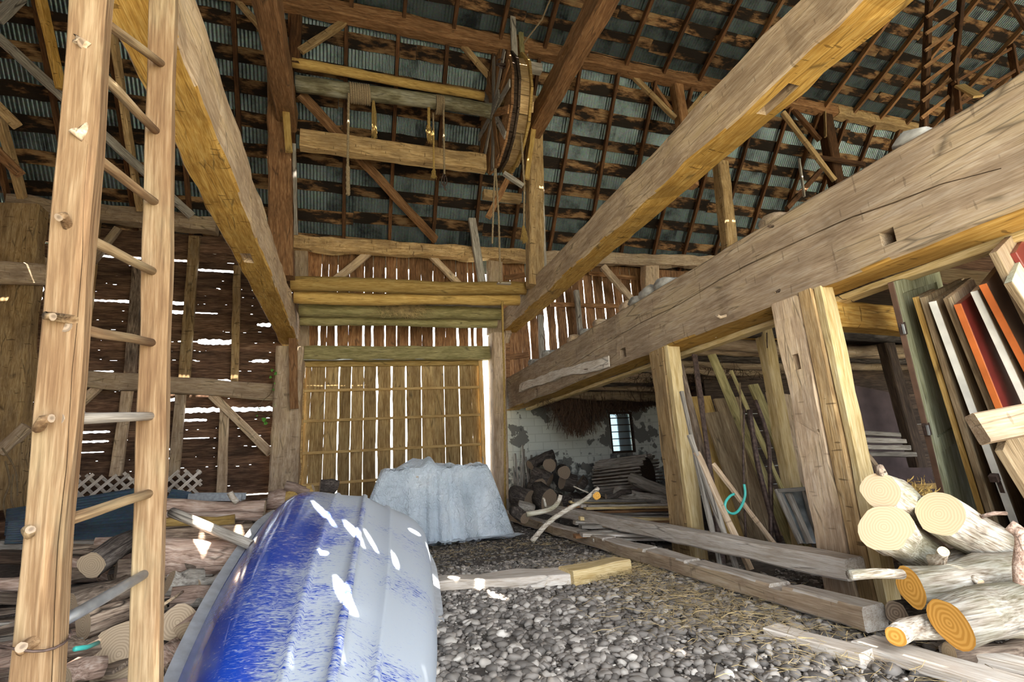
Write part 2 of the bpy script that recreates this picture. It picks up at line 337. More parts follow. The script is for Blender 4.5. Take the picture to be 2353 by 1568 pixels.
def tube(name, pts, r, mat, label=None, cat=None, group=None, parent=None, n=8, twist=0, taper=1, res=0):
    pts = [V(p) for p in pts]
    if res:  # catmull-rom refine
        q = []
        P = [pts[0]]+pts+[pts[-1]]
        for i in range(1, len(P)-2):
            for k in range(res):
                t_ = k/res; a, b, c, d = P[i-1], P[i], P[i+1], P[i+2]
                q.append(.5*((2*b)+(c-a)*t_+(2*a-5*b+4*c-d)*t_*t_+(3*b-a-3*c+d)*t_**3))
        pts = q+[pts[-1]]
    A = pts[0].copy(); m = len(pts)
    vs, fs, k = tube_mesh([p-A for p in pts], [r*(1+(taper-1)*i/max(1, m-1)) for i in range(m)], n, 0, True, 0, twist)
    me = bpy.data.meshes.new(name); me.from_pydata(vs, [], fs)
    o = finish(name, me, mat, Matrix.Translation(A), parent, True)
    if parent is None: tag(o, label, cat, group)
    elif label: o['label'] = label
    return o
def rope(name, pts, r, mat, label, group=None, parent=None, cat='rope'):
    pts = [V(p) for p in pts]; q = []
    for a, b in zip(pts, pts[1:]):
        k = max(1, int((b-a).length/.025)); q += [a.lerp(b, i/k) for i in range(k)]
    return tube(name, q+[pts[-1]], r, mat, label, cat, group, parent, n=9, twist=.45)
def mesh_obj(name, vs, fs, mats, parent=None, loc=(0, 0, 0), smooth=False, label=None, cat=None, group=None, kind=None, tone=None, mi=None, matrix=None):
    me = bpy.data.meshes.new(name); me.from_pydata([tuple(v) for v in vs], [], fs)
    if tone is not None:
        a = me.attributes.new('tone', 'FLOAT', 'POINT'); a.data.foreach_set('value', tone)
    if mi is not None: me.polygons.foreach_set('material_index', mi)
    o = finish(name, me, mats, matrix or Matrix.Translation(V(loc)), parent, smooth)
    if parent is None: tag(o, label, cat, group, kind)
    elif label: o['label'] = label
    return o
def box(name, p, s, mat, parent=None, rot=None, bev=.01, **k):
    """a box with soft edges; local x is the long axis for the grain"""
    bm = bmesh.new(); bmesh.ops.create_cube(bm, size=1, matrix=Matrix.Diagonal((*s, 1)))
    if bev: bmesh.ops.bevel(bm, geom=bm.edges[:], offset=min(bev, min(s)*.3), segments=1, affect='EDGES')
    me = bpy.data.meshes.new(name); bm.to_mesh(me); bm.free()
    mt = Matrix.Translation(V(p)) @ (rot if rot else Matrix.Identity(4))
    o = finish(name, me, mat, mt, parent)
    if parent is None: tag(o, k.get('label'), k.get('cat'), k.get('group'), k.get('kind'))
    elif k.get('label'): o['label'] = k['label']
    return o

# ================================================================== THE SETTING
BY = 12.6            # back wall
XL, XR = -7.4, 21.0  # gable walls
FY = -1.4            # entrance side
# floor: earth, slightly uneven, with the yard outside
def heightf(x, y):
    return .03*noise.noise(V((x*.8, y*.8, 0)))+.012*noise.noise(V((x*4, y*4, 2)))
vs, fs = [], []
nx, ny = 120, 80
for j in range(ny+1):
    for i in range(nx+1):
        x = XL+(XR-XL)*i/nx; y = FY+(BY+.2-FY)*j/ny; vs.append((x, y, heightf(x, y)))
for j in range(ny):
    for i in range(nx):
        a = j*(nx+1)+i; fs.append((a, a+1, a+nx+2, a+nx+1))
mesh_obj('floor', vs, fs, 'dirt', smooth=True, kind='structure')
mesh_obj('floor', [(-60, -60, -.08), (80, -60, -.08), (80, 90, -.08), (-60, 90, -.08)], [(0, 1, 2, 3)], 'yard', kind='structure')
def plank_wall(name, planks, mat, y, parent=None, vert=True, thick=.028, seg=10, en=.012, label=None, kind='structure'):
    """planks: (a0,a1,b0,b1,gap0,gap1) a = across position, b = along; gaps pull the two edges in"""
    vs, fs, tn = [], [], []
    for (a0, a1, b0, b1, g0, g1) in planks:
        n = max(2, int((b1-b0)/.16)) if seg is None else seg; t = random.random(); base = len(vs); s = random.random()*50
        dy = random.uniform(-.008, .008)
        for i in range(n+1):
            b = b0+(b1-b0)*i/n
            e0 = a0+g0*(1+.9*noise.noise(V((s, b*2.3, 0))))+en*noise.noise(V((s, b*5, 3)))
            e1 = a1-g1*(1+.9*noise.noise(V((s, b*2.3, 7))))+en*noise.noise(V((s, b*5, 9)))
            for yy in (y+dy, y+dy+thick):
                for e in (e0, e1): vs.append((e, yy, b) if vert else (b, yy, e)); tn.append(t)
        for i in range(n):
            q = base+i*4
            for (c, d) in ((0, 1), (1, 3), (3, 2), (2, 0)): fs.append((q+c, q+d, q+d+4, q+c+4))
        fs += [(base, base+2, base+3, base+1), (base+n*4, base+n*4+1, base+n*4+3, base+n*4+2)]
    me = bpy.data.meshes.new(name); me.from_pydata(vs, [], fs)
    bm = bmesh.new(); bm.from_mesh(me); bmesh.ops.recalc_face_normals(bm, faces=bm.faces); bm.to_mesh(me); bm.free()
    a = me.attributes.new('tone', 'FLOAT', 'POINT'); a.data.foreach_set('value', tn)
    o = finish(name, me, mat, Matrix.Identity(4), parent)
    if parent is None: tag(o, None, None, None, kind)
    elif label: o['label'] = label
    return o
# back wall, left bay: horizontal boards, daylight through worn rows (x spans of the open joints)
def zat(px, py): return PY(px, py, BY).z
def xat(px, py): return PY(px, py, BY).x
gap_rows = [  # (px0,px1,py mid, opening in metres)
    (90, 130, 565, .03), (225, 330, 590, .035), (385, 440, 603, .035), (452, 542, 617, .045), (60, 98, 673, .11), (205, 300, 690, .035), (270, 310, 695, .05), (380, 430, 706, .06),
    (205, 270, 700, .03), (445, 500, 718, .02), (193, 250, 768, .025), (455, 540, 792, .085), (410, 455, 783, .02), (590, 622, 745, .06), (580, 618, 820, .05), (490, 505, 776, .03), (460, 535, 877, .06), (400, 420, 868, .02),
    (376, 410, 931, .05), (420, 512, 934, .075), (525, 632, 943, .075), (420, 475, 962, .035), (172, 250, 1004, .03), (35, 60, 1026, .06), (420, 480, 1012, .015), (215, 260, 845, .02), (560, 600, 842, .02), (5, 60, 1120, .012), (523, 618, 1133, .02), (380, 400, 1042, .03), (168, 240, 1040, .015)]
rows = []; z = 0.
while z < 6.75: h = random.uniform(.19, .25); rows.append((z, min(6.85, z+h))); z += h
planks = []
def gapat(zz, x):
    g = 0
    for (p0, p1, py, w) in gap_rows:
        x0, x1 = xat(p0, py), xat(p1, py); zc = zat((p0+p1)/2, py)
        if x0 <= x <= x1 and abs(zc-zz) < .115: g = max(g, w*.65)
    return g
vs, fs, tn = [], [], []
prevz = None
for ri, (z0, z1) in enumerate(rows):
    s = random.random()*60; base = len(vs); n = 230; t = random.random(); tilt = random.uniform(-.01, .01)
    for i in range(n+1):
        x = XL+(-1.35-XL)*i/n
        def edge(zz, key):
            g = gapat(zz, x); e = .005*noise.noise(V((x*1.5, zz*7, key)))
            sp = noise.noise(V((x*9, zz*3, key*3)));
            if g: return g*(1+.7*noise.noise(V((x*14, zz, key))))
            return e+(.016 if sp > .43 else -.006)
        e0 = z0+edge(z0, 1); e1 = z1-edge(z1, 2)
        for yy, dz in ((BY+.0, 0), (BY+.028, 0)):
            vs.append((x, yy-.012 if False else yy+.006*math.sin(ri*2.1), e0)); vs.append((x, yy+.006*math.sin(ri*2.1)+.012, e1))
            tn += [t, t]
    for i in range(n):
        q = base+i*4
        for (c, d) in ((0, 1), (1, 3), (3, 2), (2, 0)): fs.append((q+c, q+d, q+d+4, q+c+4))
me = bpy.data.meshes.new('wall_back'); me.from_pydata(vs, [], fs)
bm = bmesh.new(); bm.from_mesh(me); bmesh.ops.recalc_face_normals(bm, faces=bm.faces); bm.to_mesh(me); bm.free()
a = me.attributes.new('tone', 'FLOAT', 'POINT'); a.data.foreach_set('value', tn)
tag(finish('wall_back', me, 'side', Matrix.Identity(4)), kind='structure')
# back wall above the door: upright boards with open joints
DX0, DX1 = -1.2, 3.72
top = []
gapsU = {733: .055, 772: .05, 835: .05, 856: .05, 885: .035, 912: .02, 941: .04, 998: .055, 1053: .06, 1080: .07, 1094: .08}
edges = [698, 733, 750, 772, 800, 835, 856, 885, 912, 941, 970, 998, 1025, 1053, 1080, 1094, 1110]
ex = [xat(p, 780) for p in edges]; gx = [gapsU.get(p, .004)/2 for p in edges]
for i in range(len(ex)-1):
    top.append((ex[i], ex[i+1], 4.05, 5.55, gx[i], gx[i+1]))
    g0 = .006 if random.random() < .6 else .015; top.append((ex[i], ex[i+1], 5.5, 6.8, min(gx[i], g0), min(gx[i+1], g0)))
plank_wall('wall_back', top, 'wallv', BY+.03)
# back wall right of the door above the masonry
pl = []; x = DX1; k = 0
gapr = {1213: .05, 1252: .14, 1276: .06, 1300: .035, 1345: .03, 1367: .03, 1390: .035, 1413: .02, 1433: .03, 1455: .03}
keys = sorted((xat(p, 690), g) for p, g in gapr.items())
xs = [DX1]
for kx, g in keys:
    while kx-xs[-1] > .36: xs.append(xs[-1]+.24)
    xs.append(kx)
while xs[-1] < XR: xs.append(xs[-1]+random.uniform(.2, .27))
gd = {kx: g for kx, g in keys}
for a0, a1 in zip(xs, xs[1:]): pl.append((a0, a1, 2.9, 6.85, gd.get(a0, .005)/2, gd.get(a1, .005)/2))
plank_wall('wall_back', pl, 'wallv', BY+.03, seg=16)
# masonry wall with a window opening
wx0, wx1, wz0, wz1 = 6.83, 7.58, 1.29, 2.42
vs, fs = [], []
def quadbox(x0, x1, z0, z1, y0, y1):
    b = len(vs); vs.extend([(x0, y0, z0), (x1, y0, z0), (x1, y0, z1), (x0, y0, z1), (x0, y1, z0), (x1, y1, z0), (x1, y1, z1), (x0, y1, z1)])
    fs.extend([(b, b+1, b+2, b+3), (b+5, b+4, b+7, b+6), (b, b+4, b+5, b+1), (b+3, b+2, b+6, b+7), (b, b+3, b+7, b+4), (b+1, b+5, b+6, b+2)])
for q in ((3.76, wx0, 0, 2.95), (wx1, XR, 0, 2.95), (wx0, wx1, 0, wz0), (wx0, wx1, wz1, 2.95)): quadbox(*q, BY-.05, BY+.25)
mesh_obj('wall_back', vs, fs, 'wall', kind='structure')
w = empty('window_1', (wx0, BY, wz0), None, None, kind='structure')
cxw, czw = (wx0+wx1)/2, (wz0+wz1)/2
for (p, s) in (((cxw, BY, wz0+.03), (.75, .08, .06)), ((cxw, BY, wz1-.03), (.75, .08, .06)), ((wx0+.03, BY, czw), (.06, .08, 1.13)), ((wx1-.03, BY, czw), (.06, .08, 1.13))): box('window_frame', p, s, 'dark', w)
for i in range(5): box('louvre', (cxw, BY+.02, wz0+.2+.19*i), (.66, .05, .025), 'dark', w)
box('window_pane', (cxw, BY+.09, czw), (.68, .006, 1.05), 'glass', w, bev=0)
# the glazing is half blinded by a board behind it
box('blind_board', (cxw+.16, BY+.15, czw), (.36, .02, 1.05), 'darkpanel', w, label='dark board behind the right half of the panes')
# gable and entrance walls
pl = []; y = FY
def gable(x, name, gapv):
    vs, fs, tn = [], [], []; y = FY
    while y < BY:
        y1 = min(BY, y+random.uniform(.2, .27)); t = random.random(); g = gapv if random.random() < .5 else .004
        yc = (y+y1)/2; k = min(yc-FY, BY-yc); zt = 6.8+k*1.355 if k < 3.1 else 11+(k-3.1)*.477
        zt = min(zt, 12.85)+.1
        b = len(vs)
        for xx in (x, x+.03):
            for (yy, zz) in ((y+g/2, 0), (y1-g/2, 0), (y1-g/2, zt), (y+g/2, zt)): vs.append((xx, yy, zz)); tn.append(t)
        fs += [(b, b+1, b+2, b+3), (b+7, b+6, b+5, b+4), (b, b+4, b+5, b+1), (b+1, b+5, b+6, b+2), (b+2, b+6, b+7, b+3), (b+3, b+7, b+4, b)]; y = y1
    mesh_obj(name, vs, fs, 'wallv', kind='structure', tone=tn)
gable(XL-.03, 'wall_left', .03); gable(XR, 'wall_right', .01)
# unseen entrance side, openings shaped to steer the daylight: a wide door opening, boards with open joints above and to the left, open bay to the right
pl = []; x = XL; random.seed(21)
slits = []
while x < 13.0:
    x1 = x+.22; g0 = .004
    z0 = 0 if (x1 < -1.25 or x > 5.7) else (4.2 if x < 3.6 else 5.1)
    if any(abs(x-s_) < .11 for s_ in slits): g0 = .05
    pl.append((x+g0, x1, z0, 6.9, 0, 0)); x = x1
# a cross rail breaks the slits
plank_wall('wall_front', pl, 'wallv', FY-.03, seg=12, en=.004)
for zz in (4.9, 6.0): timber('wall_front', (XL, FY+.03, zz), (13, FY+.03, zz), .06, .16, 'red', kind='structure')
# roof: corrugated sheets over spaced boards on rafters
def corr_sheet(name, P0, e, nin, s0, s1, x0, x1, pitch=.076, amp=.011, per=4, parent=None, mat='roof', xd=V((1, 0, 0)), seg=2, kind='structure', label=None):
    nn = int((x1-x0)/pitch*per); vs, fs, tn = [], [], []
    for j in range(seg+1):
        s = s0+(s1-s0)*j/seg
        for i in range(nn+1):
            x = x0+(x1-x0)*i/nn
            vs.append(P0+e*s+xd*x+nin*(amp*math.cos(2*math.pi*i/per))); tn.append((math.floor(x/.68)*.37) % 1.0)
    for j in range(seg):
        for i in range(nn):
            a = j*(nn+1)+i; fs.append((a, a+1, a+nn+2, a+nn+1))
    return mesh_obj(name, vs, fs, mat, parent, smooth=True, kind=kind, tone=tn, label=label)
E1 = V((0, -3.1, 4.2)).normalized(); N1 = V((0, -4.2, -3.1)).normalized(); B1 = V((0, 12.6, 6.8))
E2 = V((0, -.9026, .4305)).normalized(); N2 = V((0, -.4305, -.9026)).normalized(); B2 = V((0, 9.5, 11.0))
L1, L2 = 5.22, 4.35
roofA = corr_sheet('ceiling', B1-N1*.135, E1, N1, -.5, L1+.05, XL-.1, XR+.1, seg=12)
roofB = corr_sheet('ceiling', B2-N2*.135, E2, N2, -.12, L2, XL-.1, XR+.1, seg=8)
# the entrance-side slopes, plain
mesh_obj('ceiling', [(XL, 5.6, 13.02), (XR, 5.6, 13.02), (XR, 1.7, 11.15), (XL, 1.7, 11.15)], [(0, 1, 2, 3)], 'roof', kind='structure')
E3 = V((0, 3.3, 4.4)).normalized(); B3 = V((0, FY-.2, 6.75)); L3 = 5.5
# unseen slope with holes added and shaped so the sun throws patches inside. Each pair: a spot on the ground or a thing, and the hole is where the sun's ray met the roof
holes = [(PY(713, 1180, 5.3), PY(768, 1264, 4.6), .045), (PY(785, 1228, 4.8), PY(832, 1306, 4.2), .045), (PY(832, 1238, 4.6), PY(866, 1298, 4.2), .022), (PY(762, 1374, 3.7), PY(822, 1495, 3.0), .055), (PY(733, 1312, 4.1), PY(742, 1322, 4.0), .05), (PY(897, 1300, 4.4), PY(908, 1345, 4.1), .03),
 (PZ(960, 1362, 0), PZ(1005, 1384, 0), .09), (PZ(1120, 1362, 0), PZ(1165, 1386, 0), .08), (PZ(925, 1345, .1), PZ(940, 1338, .1), .1), (PZ(1035, 1325, .1), PZ(1050, 1335, .1), .07), (PZ(1090, 1352, .0), PZ(1110, 1362, .0), .06), (PZ(1600, 1450, 0), PZ(1640, 1475, 0), .05), (PZ(1080, 1535, 0), PZ(1110, 1560, 0), .06),
 (PY(463, 1208, 5.4), PY(468, 1300, 4.9), .11), (PY(548, 1190, 5.5), PY(556, 1270, 5.0), .12), (PY(250, 1310, 4.8), PY(247, 1350, 4.6), .12), (PY(250, 1385, 4.4), PY(255, 1400, 4.3), .08), (PY(155, 1530, 3.6), PY(160, 1545, 3.6), .12),
 (PY(262, 560, 1.83), PY(280, 572, 1.87), .028), (PY(232, 750, 1.83), PY(255, 760, 1.88), .03), (PY(280, 402, 1.85), PY(292, 418, 1.9), .025)]
vs, fs = [], []
nrm3 = V((0, -4.4, 3.3)).normalized()
for (a, b, w_) in holes:
    q = []
    for p in (a, b): t_ = (p-B3).dot(nrm3)/SUND.dot(nrm3); q.append(p-SUND*t_)
    if not (XL < q[0].x < XR): continue
    d = (q[1]-q[0]).normalized(); s_ = nrm3.cross(d)*w_/2; k = len(vs)
    m1, m2 = q[0].lerp(q[1], .3), q[0].lerp(q[1], .7)
    ring = [q[0], m1+s_, m2+s_*1.1, q[1], m2-s_, m1-s_*1.1]
    vs += [p+nrm3*.2 for p in ring]+[p-nrm3*.2 for p in ring]
    fs += [tuple(k+i for i in range(6)), tuple(k+11-i for i in range(6))]+[(k+i, k+6+i, k+6+(i+1) % 6, k+(i+1) % 6) for i in range(6)]
me = bpy.data.meshes.new('rust'); me.from_pydata([tuple(v) for v in vs], [], fs); bm = bmesh.new(); bm.from_mesh(me); bmesh.ops.recalc_face_normals(bm, faces=bm.faces); bm.to_mesh(me); bm.free()
gt = bpy.data.objects.new('rust', me); COL.objects.link(gt)  # temporary cutter for the added sun holes, not a rust mark
P = [B3+V((XL, 0, 0)), B3+V((XR, 0, 0)), B3+E3*L3+V((XR, 0, 0)), B3+E3*L3+V((XL, 0, 0))]; P += [p-nrm3*.01 for p in P]
sl3 = mesh_obj('ceiling', P, [(0, 1, 2, 3), (7, 6, 5, 4), (0, 4, 5, 1), (1, 5, 6, 2), (2, 6, 7, 3), (3, 7, 4, 0)], 'roof', kind='structure')
md = sl3.modifiers.new('c', 'BOOLEAN'); md.object = gt; md.solver = 'EXACT'; md.use_self = True
dg = bpy.context.evaluated_depsgraph_get(); dg.update(); sl3.data = bpy.data.meshes.new_from_object(sl3.evaluated_get(dg)); sl3.modifiers.clear(); bpy.data.objects.remove(gt)
random.seed(11)
def roof_boards(parent, P0, e, nin, s_list, wd):
    for s in s_list:
        x = XL+random.uniform(-1, 0)
        while x < XR-.3:
            Lx = random.choice((3.39, 3.39, 2.26, 4.5)); x1 = min(XR, x+Lx); ds = random.uniform(-.03, .03); ww = wd*random.uniform(.85, 1.15)
            A = P0+e*(s+ds)-nin*.085+V((max(XL, x), 0, 0)); B = P0+e*(s+ds+random.uniform(-.03, .03))-nin*.085+V((x1-.01, 0, 0))
            if len(parent.children) < 97: timber('roof_board', A, B, ww, .025, 'sheath', up=nin, rough=.012, parent=parent, seg=12, bev=.05)
            x = x1
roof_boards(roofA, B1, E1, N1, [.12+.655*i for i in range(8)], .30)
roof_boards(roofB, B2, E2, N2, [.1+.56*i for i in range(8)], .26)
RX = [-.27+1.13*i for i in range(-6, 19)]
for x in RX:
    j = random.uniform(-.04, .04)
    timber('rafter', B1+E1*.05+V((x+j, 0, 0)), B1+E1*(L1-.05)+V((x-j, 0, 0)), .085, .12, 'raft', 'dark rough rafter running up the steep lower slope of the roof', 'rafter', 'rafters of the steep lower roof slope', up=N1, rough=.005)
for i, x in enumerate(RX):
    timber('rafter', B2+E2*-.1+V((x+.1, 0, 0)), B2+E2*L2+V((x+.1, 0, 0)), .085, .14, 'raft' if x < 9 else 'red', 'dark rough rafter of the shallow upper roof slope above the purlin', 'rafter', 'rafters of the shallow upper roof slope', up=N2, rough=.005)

# ================================================================== THE FRAME
def fb(name, a, b, y, w, th, mat, label, y2=None, cat='beam', **k):
    """timber seen from the floor: from image point a at depth y to image point b at depth y2"""
    return timber(name, PY(*a, y), PY(*b, y2 if y2 is not None else y), th, w, mat, label, cat, **k)
# --- the three great beams that run from the entrance to the back wall; warm bounce light painted on their undersides
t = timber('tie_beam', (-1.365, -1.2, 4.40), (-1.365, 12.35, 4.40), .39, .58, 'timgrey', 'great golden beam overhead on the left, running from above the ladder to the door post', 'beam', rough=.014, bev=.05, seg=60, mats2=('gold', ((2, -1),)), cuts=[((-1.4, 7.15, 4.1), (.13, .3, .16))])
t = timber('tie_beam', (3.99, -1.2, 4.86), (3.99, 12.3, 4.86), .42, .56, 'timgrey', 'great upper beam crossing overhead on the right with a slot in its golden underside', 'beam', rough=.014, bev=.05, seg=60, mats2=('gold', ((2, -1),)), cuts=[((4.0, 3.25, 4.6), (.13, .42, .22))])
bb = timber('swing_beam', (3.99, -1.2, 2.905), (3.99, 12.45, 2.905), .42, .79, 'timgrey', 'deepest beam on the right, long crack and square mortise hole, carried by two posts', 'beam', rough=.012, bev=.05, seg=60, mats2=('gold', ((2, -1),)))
for (p, s) in (((2040, 545), (.3, .105, .115)), ((1432, 812), (.25, .17, .14)), ((1231, 903), (.25, .16, .16))):
    q = PX(*p, 3.78); cut(bb, (3.82, q.y, q.z), s)
for p in ((1772, 520), (1790, 673)):
    q = PX(*p, 3.78); log('peg_hole_plug', (3.74, q.y, q.z), (3.83, q.y, q.z), .012, .012, 'dark', parent=bb, wob=0)
q = PX(1665, 725, 3.78); log('peg', (3.68, q.y, q.z), (3.85, q.y, q.z), .018, .018, 'timgrey', parent=bb, endmat='endgrey')
# long open crack along the face of the swing beam: a thin groove chopped in
crk = [(1180, 900), (1300, 850), (1390, 790), (1470, 745), (1560, 700), (1640, 650), (1720, 610), (1800, 570), (1880, 532), (1960, 500), (2060, 462), (2160, 425), (2300, 388)]
crk3 = [PX(*p, 3.78) for p in crk]
vs, fs = [], []
for i, p in enumerate(crk3):
    hgt = .013*(1 if 2 < i < 11 else .4)
    for (dx, dz) in ((-.05, hgt), (-.05, -hgt), (.035, -.002), (.035, .002)): vs.append((p.x+dx, p.y, p.z+dz+.006*math.sin(i*2.3)))
    if i:
        a = (i-1)*4
        for j in range(4): fs.append((a+j, a+(j+1) % 4, a+4+(j+1) % 4, a+4+j))
fs += [(3, 2, 1, 0), tuple((len(crk3)-1)*4+j for j in range(4))]
me = bpy.data.meshes.new('groove'); me.from_pydata(vs, [], fs); bm = bmesh.new(); bm.from_mesh(me); bmesh.ops.recalc_face_normals(bm, faces=bm.faces); bm.to_mesh(me); bm.free()
gt = bpy.data.objects.new('groove', me); COL.objects.link(gt); md = bb.modifiers.new('c', 'BOOLEAN'); md.object = gt; md.operation = 'DIFFERENCE'; md.solver = 'EXACT'
dg = bpy.context.evaluated_depsgraph_get(); dg.update(); new = bpy.data.meshes.new_from_object(bb.evaluated_get(dg)); bb.modifiers.clear(); bb.data = new; bpy.data.objects.remove(gt)
# nailed cleat board on its side
fb('cleat_board', (1190, 893), (1402, 833), 0, 0, 0, 'timgrey', '') if False else timber('cleat_board', PX(1195, 893, 3.75), PX(1400, 832, 3.75), .05, .17, 'pale', 'curved pale board nailed to the side of the deepest beam', 'board', rough=.02, sag=.05)
# --- posts of the drive bay
fb('door_post', (672, 565), (650, 1150), 12.25, .62, .4, 'timgrey', 'hewn post left of the barn door, its foot behind the firewood', cat='post', up=(1, 0, 0)) if False else None
def post(name, a, b, y, w, d, mat, label, **k):
    A, B = PY(*a, y), PY(*b, y); return timber(name, B, A, d, w, mat, label, 'post', up=(1, 0, 0), **k)
post('door_post', (668, 800), (650, 1180), 12.15, .56, .4, 'timgrey', 'hewn post left of the barn door, its foot behind the firewood', rough=.02)
post('door_post', (692, 560), (695, 800), 12.35, .3, .2, 'timgrey', 'short cracked post above the left end of the door header')
post('door_post', (1140, 770), (1150, 1200), 12.2, .34, .5, 'timgrey', 'hewn post right of the barn door with a rope hanging before it')
post('door_post', (1136, 590), (1138, 770), 12.35, .42, .2, 'timgrey', 'stub of post under the wall plate behind the hanging ropes')
post('wall_post', (50, 478), (-12, 1175), 11.6, .72, .4, 'tim', 'broad corner post at the far left, bright daylight leaking past it', rough=.02)
post('wall_post', (1492, 598), (1500, 830), 12.3, .5, .3, 'timgrey', 'hewn wall post at the right, rising behind the loft floor', rough=.015)
post('purlin_post', (640, 150), (648, 640), 9.75, .42, .3, 'red', 'tall reddish post left of the windlass with peg holes', cuts=None, rough=.012)
post('purlin_post', (1228, 230), (1230, 660), 9.75, .36, .3, 'tim', 'tall post right of the windlass, standing on the upper beam', rough=.012)
post('purlin_post', (1550, 172), (1590, 430), 9.6, .28, .28, 'red', 'braced post under the purlin above the middle of the upper right beam')
post('purlin_post', (1655, 375), (1682, 620), 9.9, .36, .3, 'tim', 'short stout post between the upper and the deepest right beam', rough=.012)
post('purlin_post', (1888, 235), (1930, 470), 9.6, .36, .3, 'raft', 'braced post under the purlin at the far right')
post('purlin_post', (683, 15), (676, 150), 9.7, .22, .2, 'raft', 'short upright hanging below the left end of the purlin')
# scabs and struts on the posts
fb('splice_board', (648, 115), (664, 350), 9.3, .13, .05, 'honey', 'light coloured splice board on the tall reddish post', up=(1, 0, 0), cat='board')
timber('splice_board', PY(1236, 226, 9.3), PY(1210, 412, 9.3), .05, .11, 'honey', 'long light splice board slanting down the post right of the windlass wheel', 'board', up=(1, 0, 0))
timber('splice_board', PY(1243, 330, 9.65), PY(1252, 625, 9.65), .05, .07, 'grey', 'narrow grey board down the back edge of the post right of the wheel', 'board', up=(1, 0, 0))
timber('splice_board', PY(676, 330, 9.6), PY(680, 540, 10.2), .04, .07, 'grey', 'narrow grey lath hanging beside the tall reddish post', 'board', up=(1, 0, 0))
# collar beams toward the viewer
timber('collar_beam', (-1.36, 1.9, 8.35), (-1.36, 9.9, 8.35), .36, .5, 'red', 'reddish upper beam at the top left running toward the entrance', 'beam', rough=.012)
timber('collar_beam', (3.98, 1.9, 8.85), (3.98, 9.9, 8.85), .36, .5, 'red', 'reddish upper beam above the wheel running toward the entrance', 'beam', rough=.012, cuts=[((3.82, PX(1298, 120, 3.8).y, 8.86), (.2, .28, .1))])
fb('prop_block', (1172, 147), (1243, 160), 8.9, .2, .2, 'grey', 'grey squared block propped between wheel and upper beam')
# purlin along the knuckle of the roof
timber('purlin', (XL, 9.5, 10.92), (3.9, 9.5, 10.98), .3, .36, 'red', 'left length of the roof purlin above the windlass', 'beam', rough=.015)
timber('purlin', (3.9, 9.5, 11.05), (9.6, 9.5, 11.1), .3, .36, 'red', 'middle length of the roof purlin right of the wheel', 'beam', rough=.015)
timber('purlin', (9.6, 9.5, 11.12), (13.9, 9.5, 11.1), .3, .36, 'red', 'length of roof purlin passing behind the upper right beam', 'beam', rough=.015)
timber('purlin', (13.9, 9.5, 11.12), (XR, 9.5, 11.15), .32, .42, 'tim', 'far right length of the roof purlin with a split light edge', 'beam', rough=.02)
def br(a, b, y, y2, w, mat, label, th=.1, **k): return fb('brace', a, b, y, w, th, mat, label, y2=y2, cat='brace', **k)
br((690, 118), (806, 42), 9.6, 9.6, .15, 'tim', 'short brace rising to the purlin over the left end of the pole')
br((1052, 92), (1126, 178), 9.6, 9.6, .13, 'tim', 'short brace falling from the purlin to the top of the wheel')
br((1444, 165), (1552, 272), 9.6, 9.6, .14, 'tim', 'left outer brace of the post under the middle purlin')
br((1490, 178), (1543, 255), 9.7, 9.7, .1, 'red', 'short inner brace left of the post under the middle purlin')
br((1636, 190), (1572, 270), 9.6, 9.6, .11, 'tim', 'right brace of the post under the middle purlin')
br((1798, 258), (1918, 415), 9.2, 9.2, .15, 'tim', 'long brace crossing the post at the far right')
br((1816, 244), (1884, 322), 9.6, 9.6, .15, 'raft', 'dark brace left of the far right post')
br((1808, 480), (1885, 392), 9.2, 9.2, .13, 'raft', 'dark brace rising from the loft floor to the far right post')
br((1882, 362), (1985, 378), 9.2, 9.2, .12, 'raft', 'level dark rail running right from the far right post')
br((1836, 365), (1848, 452), 9.0, 9.0, .06, 'grey', 'thin grey stick beside the far right brace', th=.04)
br((1895, 240), (1897, 315), 9.4, 9.4, .07, 'tim', 'thin board nailed up the far right post', th=.04)
br((534, -12), (612, 78), 9.6, 9.6, .12, 'tim', 'tan brace at the top left meeting the reddish post')
br((690, 215), (1001, 552), 9.7, 12.1, .22, 'red', 'long diagonal brace behind the windlass down to the wall plate', th=.12)
br((1122, 500), (1172, 400), 9.9, 9.9, .14, 'red', 'short brace under the wheel')
timber('girt', PY(690, 322, 9.8), PY(1115, 378, 9.8), .25, .4, 'tim', 'level beam below the windlass log between the two tall posts', 'beam', rough=.012)
timber('girt', PY(1110, 447, 10), PY(1196, 458, 10), .2, .2, 'tim', 'short level beam below the wheel', 'beam')
# left roof corner
br((-8, 82), (441, 497), 9.8, 11.8, .17, 'grey', 'long pale grey brace crossing behind the ladder from the top left', th=.08)
br((-10, 45), (48, -8), 8.4, 8.4, .17, 'grey', 'end of a grey brace in the top left corner')
br((-10, 240), (38, 288), 9, 9, .16, 'tim', 'end of a tan brace at the left edge above the corner post')
br((-10, 345), (46, 400), 9.5, 9.5, .15, 'red', 'lower reddish brace at the left edge above the corner post')
br((0, 270), (52, 455), 10.2, 11.2, .2, 'tim', 'leaning strut at the left edge above the corner post')
br((93, -10), (140, 205), 9.4, 10, .16, 'gold', 'yellowish strut on the roof at the top left')
br((258, 70), (322, 485), 10, 12, .2, 'tim', 'hewn strut on the roof behind the ladder rungs')
